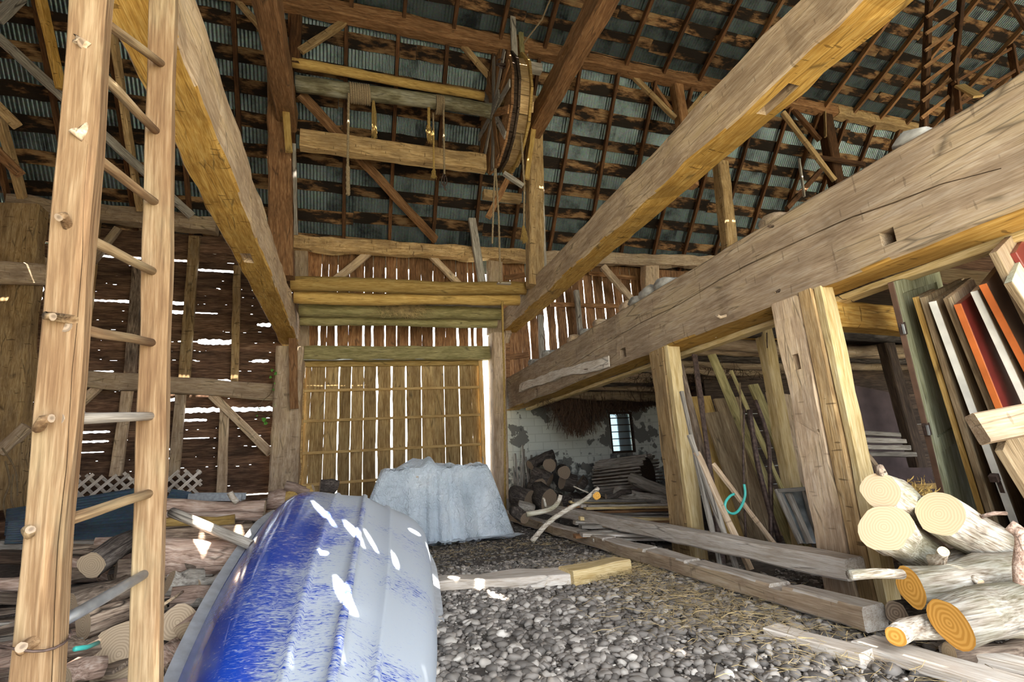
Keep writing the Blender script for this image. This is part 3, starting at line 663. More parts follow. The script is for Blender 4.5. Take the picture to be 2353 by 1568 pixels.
# --- along the back wall
fb('wall_plate', (20, 470), (500, 521), 12.2, .36, .3, 'timgrey', 'left length of the wall plate under the roof', rough=.03)
fb('wall_plate', (672, 560), (1206, 590), 12.2, .34, .3, 'tim', 'middle length of the wall plate above the barn door', rough=.03)
fb('wall_plate', (1206, 590), (1760, 608), 12.2, .34, .3, 'timgrey', 'right length of the wall plate behind the big beams', rough=.025)
fb('wall_girt', (36, 860), (634, 902), 12.25, .35, .2, 'timgrey', 'grey level girt across the left wall at half height', rough=.015)
fb('door_header', (692, 814), (1123, 813), 12.3, .34, .3, 'greenwood', 'greenish level header directly over the barn door', rough=.012)
def stud(a, b, w, label, mat='timgrey', y=12.4, cat='stud', nm='wall_stud'): return fb(nm, a, b, y, w, .12, mat, label, cat=cat, up=(1, 0, 0))
stud((447, 545), (424, 872), .21, 'left of the two upper studs right of the ladder', 'tim')
stud((545, 612), (539, 880), .15, 'right one of the two upper studs, beside the great beam', 'tim')
stud((222, 500), (196, 775), .16, 'leaning upper stud seen between the ladder rails', 'tim')
stud((318, 610), (299, 858), .2, 'bark covered upper stud against the right ladder rail', 'bark')
stud((294, 893), (266, 1095), .2, 'lower stud seen between the ladder rails')
stud((416, 900), (399, 1095), .19, 'lower stud just right of the ladder above the lattice')
stud((516, 940), (508, 1145), .18, 'lower stud beside the long brace of the left wall')
stud((487, 908), (622, 1042), .17, 'long lower brace rising left from the door post', y=12.3, cat='brace', nm='brace')
stud((272, 525), (206, 610), .14, 'short upper brace behind the left ladder rail', y=12.3, cat='brace', nm='brace')
stud((228, 888), (170, 940), .16, 'lower brace under the girt between the ladder rails', y=12.3, cat='brace', nm='brace')
stud((110, 595), (66, 640), .16, 'short brace at the top of the corner post', y=12, cat='brace', nm='brace')
stud((64, 980), (0, 1040), .2, 'brace at the foot of the corner post', y=11.4, cat='brace', nm='brace')
stud((847, 582), (770, 645), .18, 'short brace under the wall plate left above the door', y=12.3, cat='brace', nm='brace')
stud((990, 588), (1056, 655), .16, 'short brace under the wall plate right above the door', y=12.3, cat='brace', nm='brace')
stud((1384, 612), (1452, 690), .2, 'brace left of the hewn wall post at the right', y=12.2, cat='brace', nm='brace')
stud((1084, 503), (1108, 655), .2, 'loose grey board leaning on the plate above the door', 'grey', 11.9, 'board', 'loose_board')
stud((1324, 668), (1336, 790), .14, 'grey stud on the right wall above the swing beam', 'grey')
stud((1242, 725), (1246, 850), .13, 'narrow grey stud beside the brightest wall gap', 'grey')
stud((1165, 735), (1166, 880), .12, 'dark stud right of the door post', 'wallv')
for (a, b, w, l) in (((1265, 700), (1420, 704), .13, 'long level rail across the upright boards of the right wall'), ((1352, 628), (1462, 640), .13, 'upper rail across the upright boards near the right wall post'), ((1163, 822), (1214, 815), .14, 'short rail near the end of the upper right beam'), ((1160, 640), (1206, 632), .15, 'short rail behind the foot of the right windlass post')):
    fb('wall_rail', a, b, 12.55, w, .05, 'red', l, cat='rail')
# beam end poking in at the left edge
timber('tie_beam', (-6.6, 8.0, 4.0), (-6.0, 11.6, 4.35) if False else (-5.9, 11.5, 5.27), .35, .4, 'timgrey', 'squared beam end entering at the left edge halfway up', 'beam', rough=.012)
fb('brace_board', (672, 765), (676, 940), 11.6, .17, .05, 'red', 'short brown board hanging under the end of the left great beam', cat='board', up=(1, 0, 0))
timber('brace', PX(1133, 890, 3.9), PX(1168, 760, 3.9), .15, .2, 'timgrey', 'brace between the ends of the two right beams', 'brace')
# --- poles laid across the drive bay
pA = log('loft_pole', PY(668, 652, 10.0), PY(1206, 663, 10.2), .15, .15, 'honey', 'topmost and nearest of the poles laid across between the great beams', 'pole', None, 'endgrey', n=12, wob=.1)
for (a, b, y, r, m, l) in (((676, 682), (1192, 690), 10.4, .14, 'honey', 'second pole across the bay, golden, just below the nearest'), ((688, 712), (1152, 722), 11.0, .16, 'greenwood', 'third pole across the bay with a tuft of hay on it'), ((690, 734), (1140, 742), 11.4, .15, 'greenwood', 'lowest and farthest pole across the bay above the door'), ((686, 700), (1150, 706), 11.2, .08, 'grey', 'thin pole between the second and third poles across the bay')):
    log('loft_pole', PY(*a, y), PY(*b, y), r, r*.92, m, l, 'pole', None, 'endgrey', n=12, wob=.14)
fb('loose_board', (775, 645), (838, 648), 10.1, .06, .3, 'grey', 'short flat board end lying on the nearest pole at the left', cat='board')
fb('loose_board', (1140, 655), (1170, 656), 10.1, .04, .3, 'pale', 'short flat board lying on the right end of the nearest pole', cat='board')
# ================================================================== THE BARN DOOR
door = empty('door_1', (DX0, 12.5, 0), None, None, kind='structure')
de = [697, 712, 745, 777, 806, 835, 866, 900, 933, 969, 997, 1022, 1057, 1085, 1104]
dg_ = {777: .045, 806: .02, 835: .014, 866: .06, 900: .075, 933: .055, 969: .03, 1022: .018, 1057: .045, 1085: .008, 745: .008}
dx = [PY(p, 950, 12.5).x for p in de]; pl = []
for i in range(len(dx)-1): pl.append((dx[i], dx[i+1], .05, 4.02, dg_.get(de[i], .004)*.3, dg_.get(de[i+1], .004)*.3))
plank_wall('door_boards', pl, 'door', 12.5, parent=door, seg=24, en=.006)
def dpart(name, a, b, w, mat, y=12.44): return timber(name, PY(*a, y), PY(*b, y), .05, w, mat, parent=door, rough=.003)
dpart('top_rail', (700, 836), (1102, 833), .17, 'honey')
for (ya, yb) in ((899, 890), (969, 953), (1043, 1021), (1116, 1085)): dpart('batten', (694, ya), (1108, yb), .065, 'batten')
timber('edge_board', PY(1104, 828, 12.42), PY(1114, 1120, 12.42), .05, .11, 'batten', parent=door, up=(1, 0, 0))
timber('edge_board', PY(697, 828, 12.42), PY(686, 1120, 12.42), .06, .1, 'door', parent=door, up=(1, 0, 0))
fb('door_track', (697, 826), (1112, 823), 12.2, .05, .06, 'steel', 'pale metal sliding track under the door header', cat='track')
tube('door_hook', [PY(684, 1075, 12), PY(677, 1078, 12), PY(677, 1102, 12), PY(684, 1105, 12)], .012, 'steel', parent=None, label='wire hook on the foot of the door post, left of the door', cat='hook')
tube('door_hook', [PY(1107, 1050, 12.3), PY(1110, 1055, 12.3), PY(1110, 1076, 12.3), PY(1105, 1078, 12.3)], .012, 'steel', parent=door)

# ================================================================== WINDLASS
yw = 9.35
wh = empty('windlass', PY(1143, 258, 9.35), 'old wooden windlass: stout bird-streaked log with a big boarded rope wheel at its right end', 'windlass')
ax = log('drum_log', PY(680, 192, yw), PY(1143, 258, yw), .165, .15, 'drum', None, None, None, 'endgrey', parent=wh, n=20, wob=.05, flare=(.93, .55))
log('support_pole', PY(672, 143, 9.7), PY(1112, 222, 9.7), .105, .1, 'honey', 'thinner golden pole just above the windlass log', 'pole', None, 'endgrey', n=12, wob=.15)
def coil(p0, p1, turns, R, label, tail=None, r=.026):
    A, B = PY(*p0, yw), PY(*p1, yw); pts = []
    d = (B-A); x = d.normalized(); u = V((0, 0, 1)); y_ = u.cross(x).normalized(); z_ = x.cross(y_)
    for i in range(turns*16+1):
        a = 2*math.pi*i/16; pts.append(A+d*(i/(turns*16))+y_*math.cos(a)*R+z_*math.sin(a)*R)
    o = tube('wound_rope', pts, r, 'rope', label, 'rope', n=7); return o
coil((803, 213), (850, 219), 9, .185, 'rope wound in nine turns round the left of the windlass log')
coil((1000, 240), (1019, 243), 4, .18, 'rope wound in four turns round the right of the windlass log')
def vline(px0, py0, px1, py1, y): return [PY(px0, py0, y), PY(px1, py1, y)]
rope('hanging_rope', vline(801, 215, 799, 385, 9.15), .024, 'rope', 'long rope hanging from the left coil of the windlass log')
rope('rope_tail', vline(799, 383, 800, 448, 9.15), .038, 'rope', 'thick spliced tail of the long rope under the left coil')
rope('hanging_rope', vline(1019, 240, 1021, 400, 9.15), .02, 'rope', 'rope ending in an iron hook, hanging from the right coil')
tube('iron_hook', [PY(1021, 395, 9.15), PY(1014, 415, 9.15), PY(1022, 428, 9.15), PY(1027, 415, 9.15), PY(1021, 402, 9.15), PY(1021, 432, 9.15), PY(1026, 438, 9.15)], .014, 'iron', 'iron hook on the end of a rope below the windlass log', 'hook', res=3)
def frayed(a, b, y, wd, label):
    A, B = PY(*a, y), PY(*b, y); vs, fs = [], []
    for i in range(60):
        o0 = V((random.gauss(0, wd*.35), random.gauss(0, wd*.35), 0)); k = random.uniform(.75, 1)
        p = [A+o0*.5, A.lerp(B, .4*k)+o0+V((random.gauss(0, .012), 0, 0)), A.lerp(B, k)+o0*1.4+V((random.gauss(0, .02), random.gauss(0, .02), 0))]
        b_ = len(vs)
        for q in p: vs += [q+V((-.004, 0, 0)), q+V((.004, 0, 0)), q+V((0, .006, 0))]
        for s in range(2):
            for (c, d) in ((0, 1), (1, 2), (2, 0)): fs.append((b_+s*3+c, b_+s*3+d, b_+s*3+3+d, b_+s*3+3+c))
    org = A.copy(); mesh_obj('frayed_rope', [v-org for v in vs], fs, 'ropeyel', None, org, True, label, 'rope')
frayed((858, 232), (861, 322), 9.2, .05, 'short frayed yellow rope end between the two coils')
rope('knotted_rope', vline(985, 248, 985, 295, 9.15), .03, 'ropeyel', 'knotted yellowish rope left of the right coil')
frayed((984, 288), (991, 328), 9.15, .07, 'frayed yellow knot on the rope left of the right coil')
rope('knotted_rope', vline(996, 300, 997, 392, 9.15), .02, 'ropeyel', 'thin yellow rope end below the frayed knot')
frayed((997, 388), (996, 410), 9.15, .035, 'frayed tip of the thin yellow rope end')
rope('knotted_rope', vline(995, 260, 996, 300, 9.2), .018, 'rope', 'thin brown cord between the knotted rope and the right coil')
# wheel
cx_, cz_, R0 = 3.12, 8.9, 1.33
def ngon_ring(name, x0, x1, ro, ri, mat, n=14, parent=wh, ph=0.):
    """ring of boards, x0..x1 thick; every board a straight-edged segment with its own grain tone"""
    vs, fs, tn = [], [], []
    for i in range(n):
        a0, a1 = 2*math.pi*i/n+.006+ph, 2*math.pi*(i+1)/n-.006+ph; t = random.random(); b = len(vs)
        for x in (x0, x1):
            for (r, a) in ((ri, a0), (ro, a0), (ro, a1), (ri, a1)): vs.append((x+random.uniform(-.006, .006), r*math.cos(a), r*math.sin(a))); tn.append(t)
        fs += [(b, b+1, b+2, b+3), (b+7, b+6, b+5, b+4), (b, b+4, b+5, b+1), (b+1, b+5, b+6, b+2), (b+2, b+6, b+7, b+3), (b+3, b+7, b+4, b)]
    return mesh_obj(name, vs, fs, mat, parent, tone=tn, matrix=Matrix.Translation((0, 9.35, cz_)))
ngon_ring('flange', cx_-.16, cx_-.11, R0, R0*.58, 'red', 12)
ngon_ring('flange', cx_+.26, cx_+.31, R0*.98, R0*.58, 'honey', 12, ph=.2)
ngon_ring('rope_groove', cx_-.11, cx_+.0, R0*.9, R0*.6, 'dark', 20)
ngon_ring('felloe', cx_+.0, cx_+.05, R0*.97, R0*.62, 'dark', 14, ph=.1)
ngon_ring('rope_groove', cx_+.05, cx_+.26, R0*.9, R0*.6, 'tim', 20)
for i in range(8):
    a = math.pi*i/8+.2; d = V((0, math.cos(a), math.sin(a))); c = V((cx_-.2+.012*(i % 3), 9.35, cz_))
    timber('spoke', c-d*R0*.97, c+d*R0*.97, .03, .17, 'red' if i % 2 else 'grey', parent=wh, up=(0, -d.z, d.y), rough=.004)
for i in range(3):
    a = math.pi*i/3+.5; d = V((0, math.cos(a), math.sin(a))); c = V((cx_+.33, 9.35, cz_)); timber('spoke', c-d*R0*.95, c+d*R0*.95, .03, .2, 'tim', parent=wh, up=(0, -d.z, d.y))
box('hub_plate', (cx_-.25, 9.0, cz_-.05), (.04, .7, .22), 'grey', wh)
log('axle', (cx_-.3, 9.35, cz_), (cx_+.9, 9.35, cz_), .1, .1, 'dark', parent=wh, endmat='endgrey')
q = PY(1153, 146, 8.4); pts = [q+V((.11*math.cos(a), 0, .11*math.sin(a))) for a in [i*math.pi/8 for i in range(17)]]
tube('iron_ring', pts, .014, 'iron', 'rusty iron ring at the top of the wheel', 'ring')
fb('iron_bracket', (1140, 148), (1166, 150), 8.4, .06, .04, 'iron', 'rusty iron bracket behind the ring at the top of the wheel', cat='bracket')
for (a, b, y, w, m, l) in (((1177, 20), (1183, 132), 9.0, .14, 'grey', 'upright grey board over the left side of the wheel'), ((1192, -10), (1200, 135), 9.3, .13, 'greenwood', 'tall upright board over the middle of the wheel'), ((1207, 32), (1208, 140), 9.5, .1, 'grey', 'upright board over the right side of the wheel')):
    fb('hanger_board', a, b, y, w, .06, m, l, cat='board', up=(1, 0, 0))
fb('hanger_block', (1176, 43), (1206, 46), 9.2, .14, .2, 'tim', 'small block joining the upright boards over the wheel', cat='block')
fb('wheel_stay', (1157, 398), (1202, 428), 8.7, .09, .08, 'grey', 'pale grey stay below the wheel', cat='board')
rope('hoist_rope', vline(1137, 388, 1131, 560, 8.9), .017, 'rope', 'left one of the two ropes falling from the underside of the wheel')
rope('hoist_rope', [PY(1139, 388, 8.9), PY(1146, 500, 8.9), PY(1150, 650, 8.9)], .019, 'rope', 'right one of the two ropes falling from the underside of the wheel')
rope('hoist_rope', [PY(1200, 170, 8.6), PY(1196, 280, 8.6), PY(1205, 430, 9.0), PY(1203, 560, 9.3)], .02, 'rope', 'rope leaving the groove at the right side of the wheel and following the post')
frayed((1203, 520), (1206, 560), 9.2, .07, 'frayed yellow rope end tied to the post right of the wheel')
rope('hoist_rope', [PY(1154, 692, 10.3), PY(1158, 850, 10.4), PY(1160, 1000, 10.5), PY(1161, 1170, 10.6)], .023, 'ropeyel', 'long yellowish rope hanging down before the post right of the door')
rope('hoist_rope', [PY(1268, -10, 7.5), PY(1245, 45, 8), PY(1203, 100, 8.6)], .016, 'rope', 'thin rope rising to the right from the top of the wheel')
# ================================================================== LADDER
y1_, y2_ = 1.62, 2.06
def yr1(py): return 1.55+.25*py/1500
def yr2(py): return 2.0+.15*py/1500
A, B = PY(201, 0, yr1(0)), PY(80, 1500, yr1(1500)); dr = (B-A).normalized()
lad = empty('ladder', B+dr*((B.z-.02)/-dr.z), 'tall wooden ladder in the left foreground with round rungs and a split near rail', 'ladder')
def rail(A, B, w, d, nm, groove=False, lab=None):
    dr = (B-A).normalized(); A2 = A-dr*1.3; B2 = B+dr*((B.z-.03)/-dr.z)
    o = timber(nm, B2, A2, d, w, 'lad', parent=lad, up=(1, 0, 0), rough=.004, bev=.08, seg=40, label=lab)
    return o, A2, B2
r1, a_, b_ = rail(A+V((0, .025, 0)), B+V((0, .025, 0)), .1, .05, 'rail', lab='near rail split down its middle')
# the split: a thin wedge chopped from the near face
cpx = [(118, 1568), (133, 1250), (150, 1080), (160, 850), (172, 740), (185, 600), (190, 480), (200, 330)]
vs, fs = [], []
for i, p in enumerate(cpx):
    q = PY(*p, yr1(p[1]))+V((0, 0, 0)); hw = .003 if i < 6 else .001
    vs += [q+V((-hw, -.06, 0)), q+V((hw, -.06, 0)), q+V((0, .05, 0))]
    if i:
        a0 = (i-1)*3
        for (c, d) in ((0, 1), (1, 2), (2, 0)): fs.append((a0+c, a0+d, a0+3+d, a0+3+c))
n_ = len(cpx)-1; fs += [(2, 1, 0), (n_*3, n_*3+1, n_*3+2)]
me = bpy.data.meshes.new('wedge'); me.from_pydata([tuple(v) for v in vs], [], fs); bm = bmesh.new(); bm.from_mesh(me); bmesh.ops.recalc_face_normals(bm, faces=bm.faces); bm.to_mesh(me); bm.free()
gt = bpy.data.objects.new('wedge', me); COL.objects.link(gt); md = r1.modifiers.new('c', 'BOOLEAN'); md.object = gt; md.solver = 'EXACT'
dg = bpy.context.evaluated_depsgraph_get(); dg.update(); r1.data, r1_old = bpy.data.meshes.new_from_object(r1.evaluated_get(dg)), r1.data; r1.modifiers.clear(); bpy.data.objects.remove(gt)
r2, a_, b_ = rail(PY(372, 0, yr2(0))+V((0, .025, 0)), PY(331, 1500, yr2(1500))+V((0, .025, 0)), .09, .05, 'rail')
rungs = [((190, 100), (368, 145)), ((172, 300), (357, 300)), ((147, 505), (353, 462)), ((130, 730), (347, 622)), ((105, 965), (343, 787)), ((80, 1212), (340, 957)), ((62, 1478), (336, 1137)), (None, (328, 1322))]
for i, (a, b) in enumerate(rungs):
    Bp = PY(*b, yr2(b[1]))
    # the seven rungs seen between the rails: near end found where the rung leaves the near rail
    near = [(203, 20), (222, 165), (212, 357), (197, 548), (180, 755), (165, 962), (148, 1197), (128, 1435)][i]
    Ap = PY(*near, yr1(near[1])+.06); d = (Bp-Ap).normalized()
    log('rung', Ap-d*.05, Bp+d*.03, .018, .015, ('lad', 'lad', 'lad', 'lad', 'lad', 'grey', 'lad', 'steel')[i], parent=lad, endmat='endgrey', n=12, wob=.08, bend=.002)
for (p, q, r) in (((150, 505), (134, 500), .017), ((130, 730), (122, 728), .017), ((103, 965), (118, 962), .018), ((84, 1210), (70, 1218), .017), ((78, 1470), (50, 1488), .02)):
    A = PY(*p, yr1(p[1])+.02); B = PY(*q, yr1(p[1])-.03); log('rung_stub', A, B, r*.85, r*.65, 'lad', endmat='endgrey', parent=lad, n=10, wob=.2)
for p in ((190, 101), (171, 300)):
    q = PY(*p, yr1(p[1])); log('rung_end', q+V((0, .02, 0)), q+V((0, -.004, 0)), .014, .014, 'timgrey', parent=lad, n=12, wob=.1, endmat='endgrey')
q = PY(80, 1478, yr1(1478)+.03); tube('binding_wire', [q+V((.075*math.cos(a), .06*math.sin(a), .012*math.sin(2*a))) for a in [i*math.pi/10 for i in range(21)]], .0035, 'iron', parent=lad)
# ================================================================== BOAT (upside down, stern raised on the firewood)
yb, pb, hb = -.071, .2, .327
Mb = Matrix.Translation((.173, 5.704, 1.002)) @ Matrix.Rotation(yb, 4, 'Z') @ Matrix.Rotation(pb, 4, 'X') @ Matrix.Rotation(hb, 4, 'Y')
boat = bpy.data.objects.new('rowing_boat', None); COL.objects.link(boat); place(boat, Mb)
tag(boat, 'upturned blue fibreglass rowing boat, dusty, resting on the firewood', 'boat')
Lb = 3.75
def hull_sec(u):
    """u 0 = raised far end, 1 = near end out of the picture: list of (v,w) from left gunwale over the keel to the right one, w down from the keel"""
    s = u*Lb
    hwid = .82-.07*u-.30*u**3
    e = max(0., 1-s/.45); k = 1-.2*e**2.2      # the far end rounds in a little
    hw = hwid*(1-.10*e**2); cw = (.50-.03*u-.2*u**3)*(1-.05*e); dr = .07*e**2
    out = []
    prof = [(1.03, .50), (1.0, .47), (.985, .44), (.95, .36), (.90, .27), (.83, .185), (.74, .128)]
    for f, w in prof: out.append((-hw*f, w))
    out += [(-cw*.98, .098), (-cw*.62, .070), (-cw*.57, .046), (-cw*.53, .044), (-cw*.48, .062), (-.06, .024), (-.022, .012), (-.016, -.012), (0, -.016)]
    out += [(-a, b) for a, b in reversed(out[:-1])]
    return [(a, b*k+dr) for a, b in out]
NS = 60; vs, fs, du = [], [], []
for i in range(NS+1):
    sec = hull_sec(i/NS); ns = len(sec)
    for j, (v, w) in enumerate(sec):
        vs.append((v, -i/NS*Lb, -w)); uu = abs(v)/.8
        du.append((.26 if v > 0 else .20 if v > -.12 else .20-(abs(v)-.12)*.75) - (.12 if abs(v) < .02 else 0) - .07*(i/NS) + (.12*max(0, 1-i/16)))
for i in range(NS):
    for j in range(ns-1):
        a = i*ns+j; fs.append((a, a+ns, a+ns+1, a+1))
me = bpy.data.meshes.new('hull'); me.from_pydata(vs, [], fs); at = me.attributes.new('dust', 'FLOAT', 'POINT'); at.data.foreach_set('value', du)
hull = finish('hull', me, 'boat', Mb, boat, True)
md = hull.modifiers.new('t', 'SOLIDIFY'); md.thickness = .008; md.offset = 1
# transom closes the far end
sec = hull_sec(0); b0 = [(v, .0, -w) for v, w in sec]; b1 = [(v*.97, .035, -w-.02) for v, w in sec]
ns = len(sec); f_ = [(j, j+1, ns+j+1, ns+j) for j in range(ns-1)]+[tuple(ns+j for j in range(ns))]
me = bpy.data.meshes.new('transom'); me.from_pydata(b0+b1, [], f_); at = me.attributes.new('dust', 'FLOAT', 'POINT'); at.data.foreach_set('value', [.35]*(2*ns)); finish('transom', me, 'boat', Mb, boat)
def hull_strip(name, vfun, wfun, mat, wd, ht):
    vs, fs = [], []
    for i in range(NS+1):
        u = i/NS; sec = hull_sec(u); v = vfun(sec); w = wfun(sec)
        for (a, b) in ((-wd/2, 0), (-wd/2, ht), (wd/2, ht), (wd/2, 0)): vs.append((v+a, -u*Lb, -w+b))
    for i in range(NS):
        for j in range(4): a = i*4+j; b = i*4+(j+1) % 4; fs.append((a, b, b+4, a+4))
    fs += [(0, 1, 2, 3), tuple(NS*4+j for j in (3, 2, 1, 0))]
    me = bpy.data.meshes.new(name); me.from_pydata(vs, [], fs); finish(name, me, mat, Mb, boat)
hull_strip('gunwale_rail', lambda s: s[0][0]-.015, lambda s: s[0][1], 'alu', .07, .05)
hull_strip('gunwale_rail', lambda s: s[-1][0]+.015, lambda s: s[-1][1], 'alu', .07, .05)
# ================================================================== TARPAULIN over a heap
random.seed(5)
cxT, cyT, hT = 1.36, 8.9, 1.2
vs, fs = [], []; NR, NA = 34, 120
for i in range(NR+1):
    f = i/NR
    for j in range(NA):
        a = 2*math.pi*j/NA; ca, sa = math.cos(a), math.sin(a)
        sq = 1/max(abs(ca)/1.0, abs(sa)/.62)**1.0; sq = min(sq, 1.18)
        fold = 1.2*noise.noise(V((ca*3.1, sa*3.1, 1)))+.9*noise.noise(V((ca*8, sa*8, 4)))+.7*noise.noise(V((ca*17, sa*17, 4)))
        if f < .38: r = f/.38*.86; z = hT-.05*f+.13*noise.noise(V((ca*r*3.5, sa*r*3.5, 0)))+.16*math.exp(-((ca*r+.25)/.22)**2)*(1-f)-.02*(r > .8)
        elif f < .86:
            g = (f-.38)/.48; r = .86+.20*g+.30*(g**.7)*fold; z = hT*(1-g)**1.05*(1-.04)+.05*(1-g)
            z += .03*fold*g
        else:
            g = (f-.86)/.14; r = 1.06+.16*fold+.26*g*(1+.5*noise.noise(V((ca*5, sa*5, 8)))); z = .05+.06*abs(noise.noise(V((ca*9, sa*9, g*2))))*(1-g*.6)+.012
        vs.append((ca*sq*r*1.0*.98, sa*sq*r*.95, z+.02*noise.noise(V((ca*r*9, sa*r*9, f*7)))))
for i in range(NR):
    for j in range(NA):
        a = i*NA+j; b = i*NA+(j+1) % NA; fs.append((a, b, b+NA, a+NA))
tp = mesh_obj('tarpaulin', vs, fs, 'tarp', None, (cxT, cyT, 0), True, 'crumpled translucent plastic sheet draped over a heap before the barn door', 'tarpaulin')
timber('loose_board', PY(905, 1086, 8.5), PY(962, 1097, 8.4), .05, .025, 'pale', 'short pale stick lying on top of the plastic sheet', 'stick')
# ================================================================== TIMBERS ON THE FLOOR
g1 = timber('floor_timber', (3.21, 11.6, .12), (3.19, 2.66, .115), .2, .15, 'pale', 'long notched timber lying along the gravel, its near end on a plank', 'timber', rough=.008, seg=50, mats2=('timgrey', ((1, -1),)),
    cuts=[((3.2, yy, .185), (.3, ln, .05)) for (yy, ln) in ((8.2, .12), (6.15, .08), (5.2, .07), (4.45, .08), (3.35, .12))])
timber('floor_timber', (3.62, 9.5, .3), (3.6, 3.08, .29), .2, .16, 'pale', 'second long timber lying beside the notched one, in front of the posts', 'timber', rough=.006, seg=40)
A, B = PZ(905, 1342, .05), PZ(1322, 1326, .05); timber('sill_timber', A+V((-.3, 0, 0)), B, .3, .11, 'pale', 'pale timber sill lying across the gravel right of the boat', 'timber', rough=.02)
timber('sill_timber', PZ(1300, 1325, .07), PZ(1432, 1300, .07), .26, .15, 'lumber', 'short warm-coloured timber block at the right end of the sill', 'timber', rough=.012)
timber('plank', PZ(1772, 1450, .03), PZ(1995, 1512, .03), .16, .07, 'pale', 'pale plank end under the near end of the notched timber', 'plank', rough=.006)
timber('plank', PZ(1985, 1480, .035), PZ(2420, 1610, .035), .22, .06, 'pale', 'wide bright plank running out of the bottom right corner', 'plank', rough=.006)
timber('plank', PZ(2170, 1490, .03), PZ(2480, 1560, .03), .14, .05, 'pale', 'narrower plank at the right edge behind the wide bright one', 'plank')
# ================================================================== POSTS AND LOFT FLOOR ON THE RIGHT
def gpost(name, A, w, d, top, mat, label, **k): return timber(name, (A[0], A[1], -.02), (A[0]+k.pop('lx', 0), A[1]+k.pop('ly', 0), top), w, d, mat, label, 'post', up=(0, 1, 0), **k)
bp = gpost('loft_post', (3.89, 3.42), .22, .3, 2.53, 'timgrey', 'big hewn post under the deepest beam with a square mortise', rough=.012, bev=.05)
q = PX(1832, 832, 3.79); cut(bp, (3.85, q.y, q.z), (.2, .07, .14))
q = PX(1884, 990, 3.79); cut(bp, (3.85, q.y, q.z), (.2, .024, .024))
gpost('post_facing', (3.875, 3.19), .2, .15, 2.53, 'tim', 'rough sawn board with a knot on the near side of the big post')
gpost('post_facing', (3.86, 3.07), .15, .08, 2.52, 'lumber', 'pale yellow sawn board, outermost beside the big post')
gpost('loft_post', (3.88, 5.52), .2, .34, 2.53, 'tim', 'split narrower post under the deepest beam, left of the leaning boards', rough=.012)
gpost('post_facing', (3.87, 5.29), .18, .1, 2.53, 'lumber', 'pale yellow board beside the narrower post')
A = PY(1757, 775, 4.9); gpost('loft_post', (A.x, 4.9), .16, .16, A.z+.1, 'lumber', 'slim yellow post standing back among the leaning boards')
timber('loft_beam', (3.9, 3.35, 2.38), (6.6, 3.6, 2.36), .24, .26, 'gold', 'short golden beam with two wire staples between big post and leaning doors', 'beam', rough=.012)
timber('loft_beam', PY(1600, 768, 5.0), PY(1830, 772, 5.0), .12, .1, 'gold', 'thin golden rail across the top of the leaning boards', 'beam')
for (px, py) in ((1928, 690), (1952, 696)):
    q = PY(px, py, 3.2); tube('wire_staple', [q+V((0, 0, .04)), q+V((0, -.03, 0)), q+V((.05, -.03, 0)), q+V((.05, 0, .04))], .003, 'iron', 'bent wire staple under the short golden beam', 'staple', group='wire staples')
timber('ledge_board', (4.28, -1.0, 2.49), (4.28, 12.0, 2.49), .14, .06, 'lumber', 'narrow board nailed under the deepest beam', 'board')
# loft floor: planks near, round poles behind
for i in range(15):
    y = -1.1+i*.32
    timber('loft_plank', (4.0, y, 2.74), (11.5, y, 2.74), .31, .04, 'tanpaint' if i % 2 else 'side', 'wide plank of the loft floor seen from below at the right', 'plank', 'planks of the loft floor', seg=6)
random.seed(8)
for i in range(20):
    y = 4.9+i*.38; r = random.uniform(.09, .14)
    log('loft_joist', (4.22, y, 2.62+random.uniform(-.05, .05)), (11.8, y+random.uniform(.1, .5), 2.62+random.uniform(-.06, .06)), r, r*.85, 'timgrey' if i % 3 else 'barkdark', 'crooked round pole carrying the loft floor behind the swing beam', 'pole', 'round poles under the loft floor', 'endgrey', n=9, wob=.22, bend=.05)
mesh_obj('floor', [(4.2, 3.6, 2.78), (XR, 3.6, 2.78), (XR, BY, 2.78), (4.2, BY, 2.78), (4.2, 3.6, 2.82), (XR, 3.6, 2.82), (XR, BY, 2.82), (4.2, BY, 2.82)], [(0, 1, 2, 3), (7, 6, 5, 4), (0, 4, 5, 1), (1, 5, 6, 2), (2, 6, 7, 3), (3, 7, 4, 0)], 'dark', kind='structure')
# stones and log ends lying on the loft edge
for (px, py, r, m, l) in ((1782, 488, .1, 'timgrey', 'large squarish lump on the beam edge right of the short stout post'), (2112, 302, .08, 'stone', 'rounded lump on the swing beam below the leaning loft ladder'), (1495, 652, .12, 'stone', 'flat stone on the beam edge below the hewn wall post'), (1446, 684, .11, 'timgrey', 'log end on the beam edge, second left of the flat stone'), (1468, 668, .1, 'stone', 'rounded stone between flat stone and log end on the beam edge'), (1382, 722, .1, 'timgrey', 'log end in the middle of the row on the beam edge'), (1350, 748, .1, 'stone', 'stone left of the middle log end on the beam edge'), (1322, 768, .1, 'timgrey', 'small log end nearest the grey wall stud'), (1262, 815, .12, 'stone', 'dark stone below the brightest wall gap'), (1230, 832, .12, 'stone', 'leftmost stone on the edge of the swing beam'), (1530, 632, .12, 'stone', 'long flat stone at the top of the row on the beam edge')):
    q = PX(px, py+12, 3.95)
    vs, fs, k = tube_mesh([V((0, 0, 0)), V((.04, 0, 0)), V((.6, .0, 0)), V((.64, 0, 0))], [r*.8, r, r, r*.8], 9, .5, True, px)
    o = mesh_obj('loft_stone' if m == 'stone' else 'log_end', vs, fs, m, None, (3.83, q.y, 3.3+r*.62), True, l, 'stone' if m == 'stone' else 'log')
    o.scale = (1, 1.5, .75)
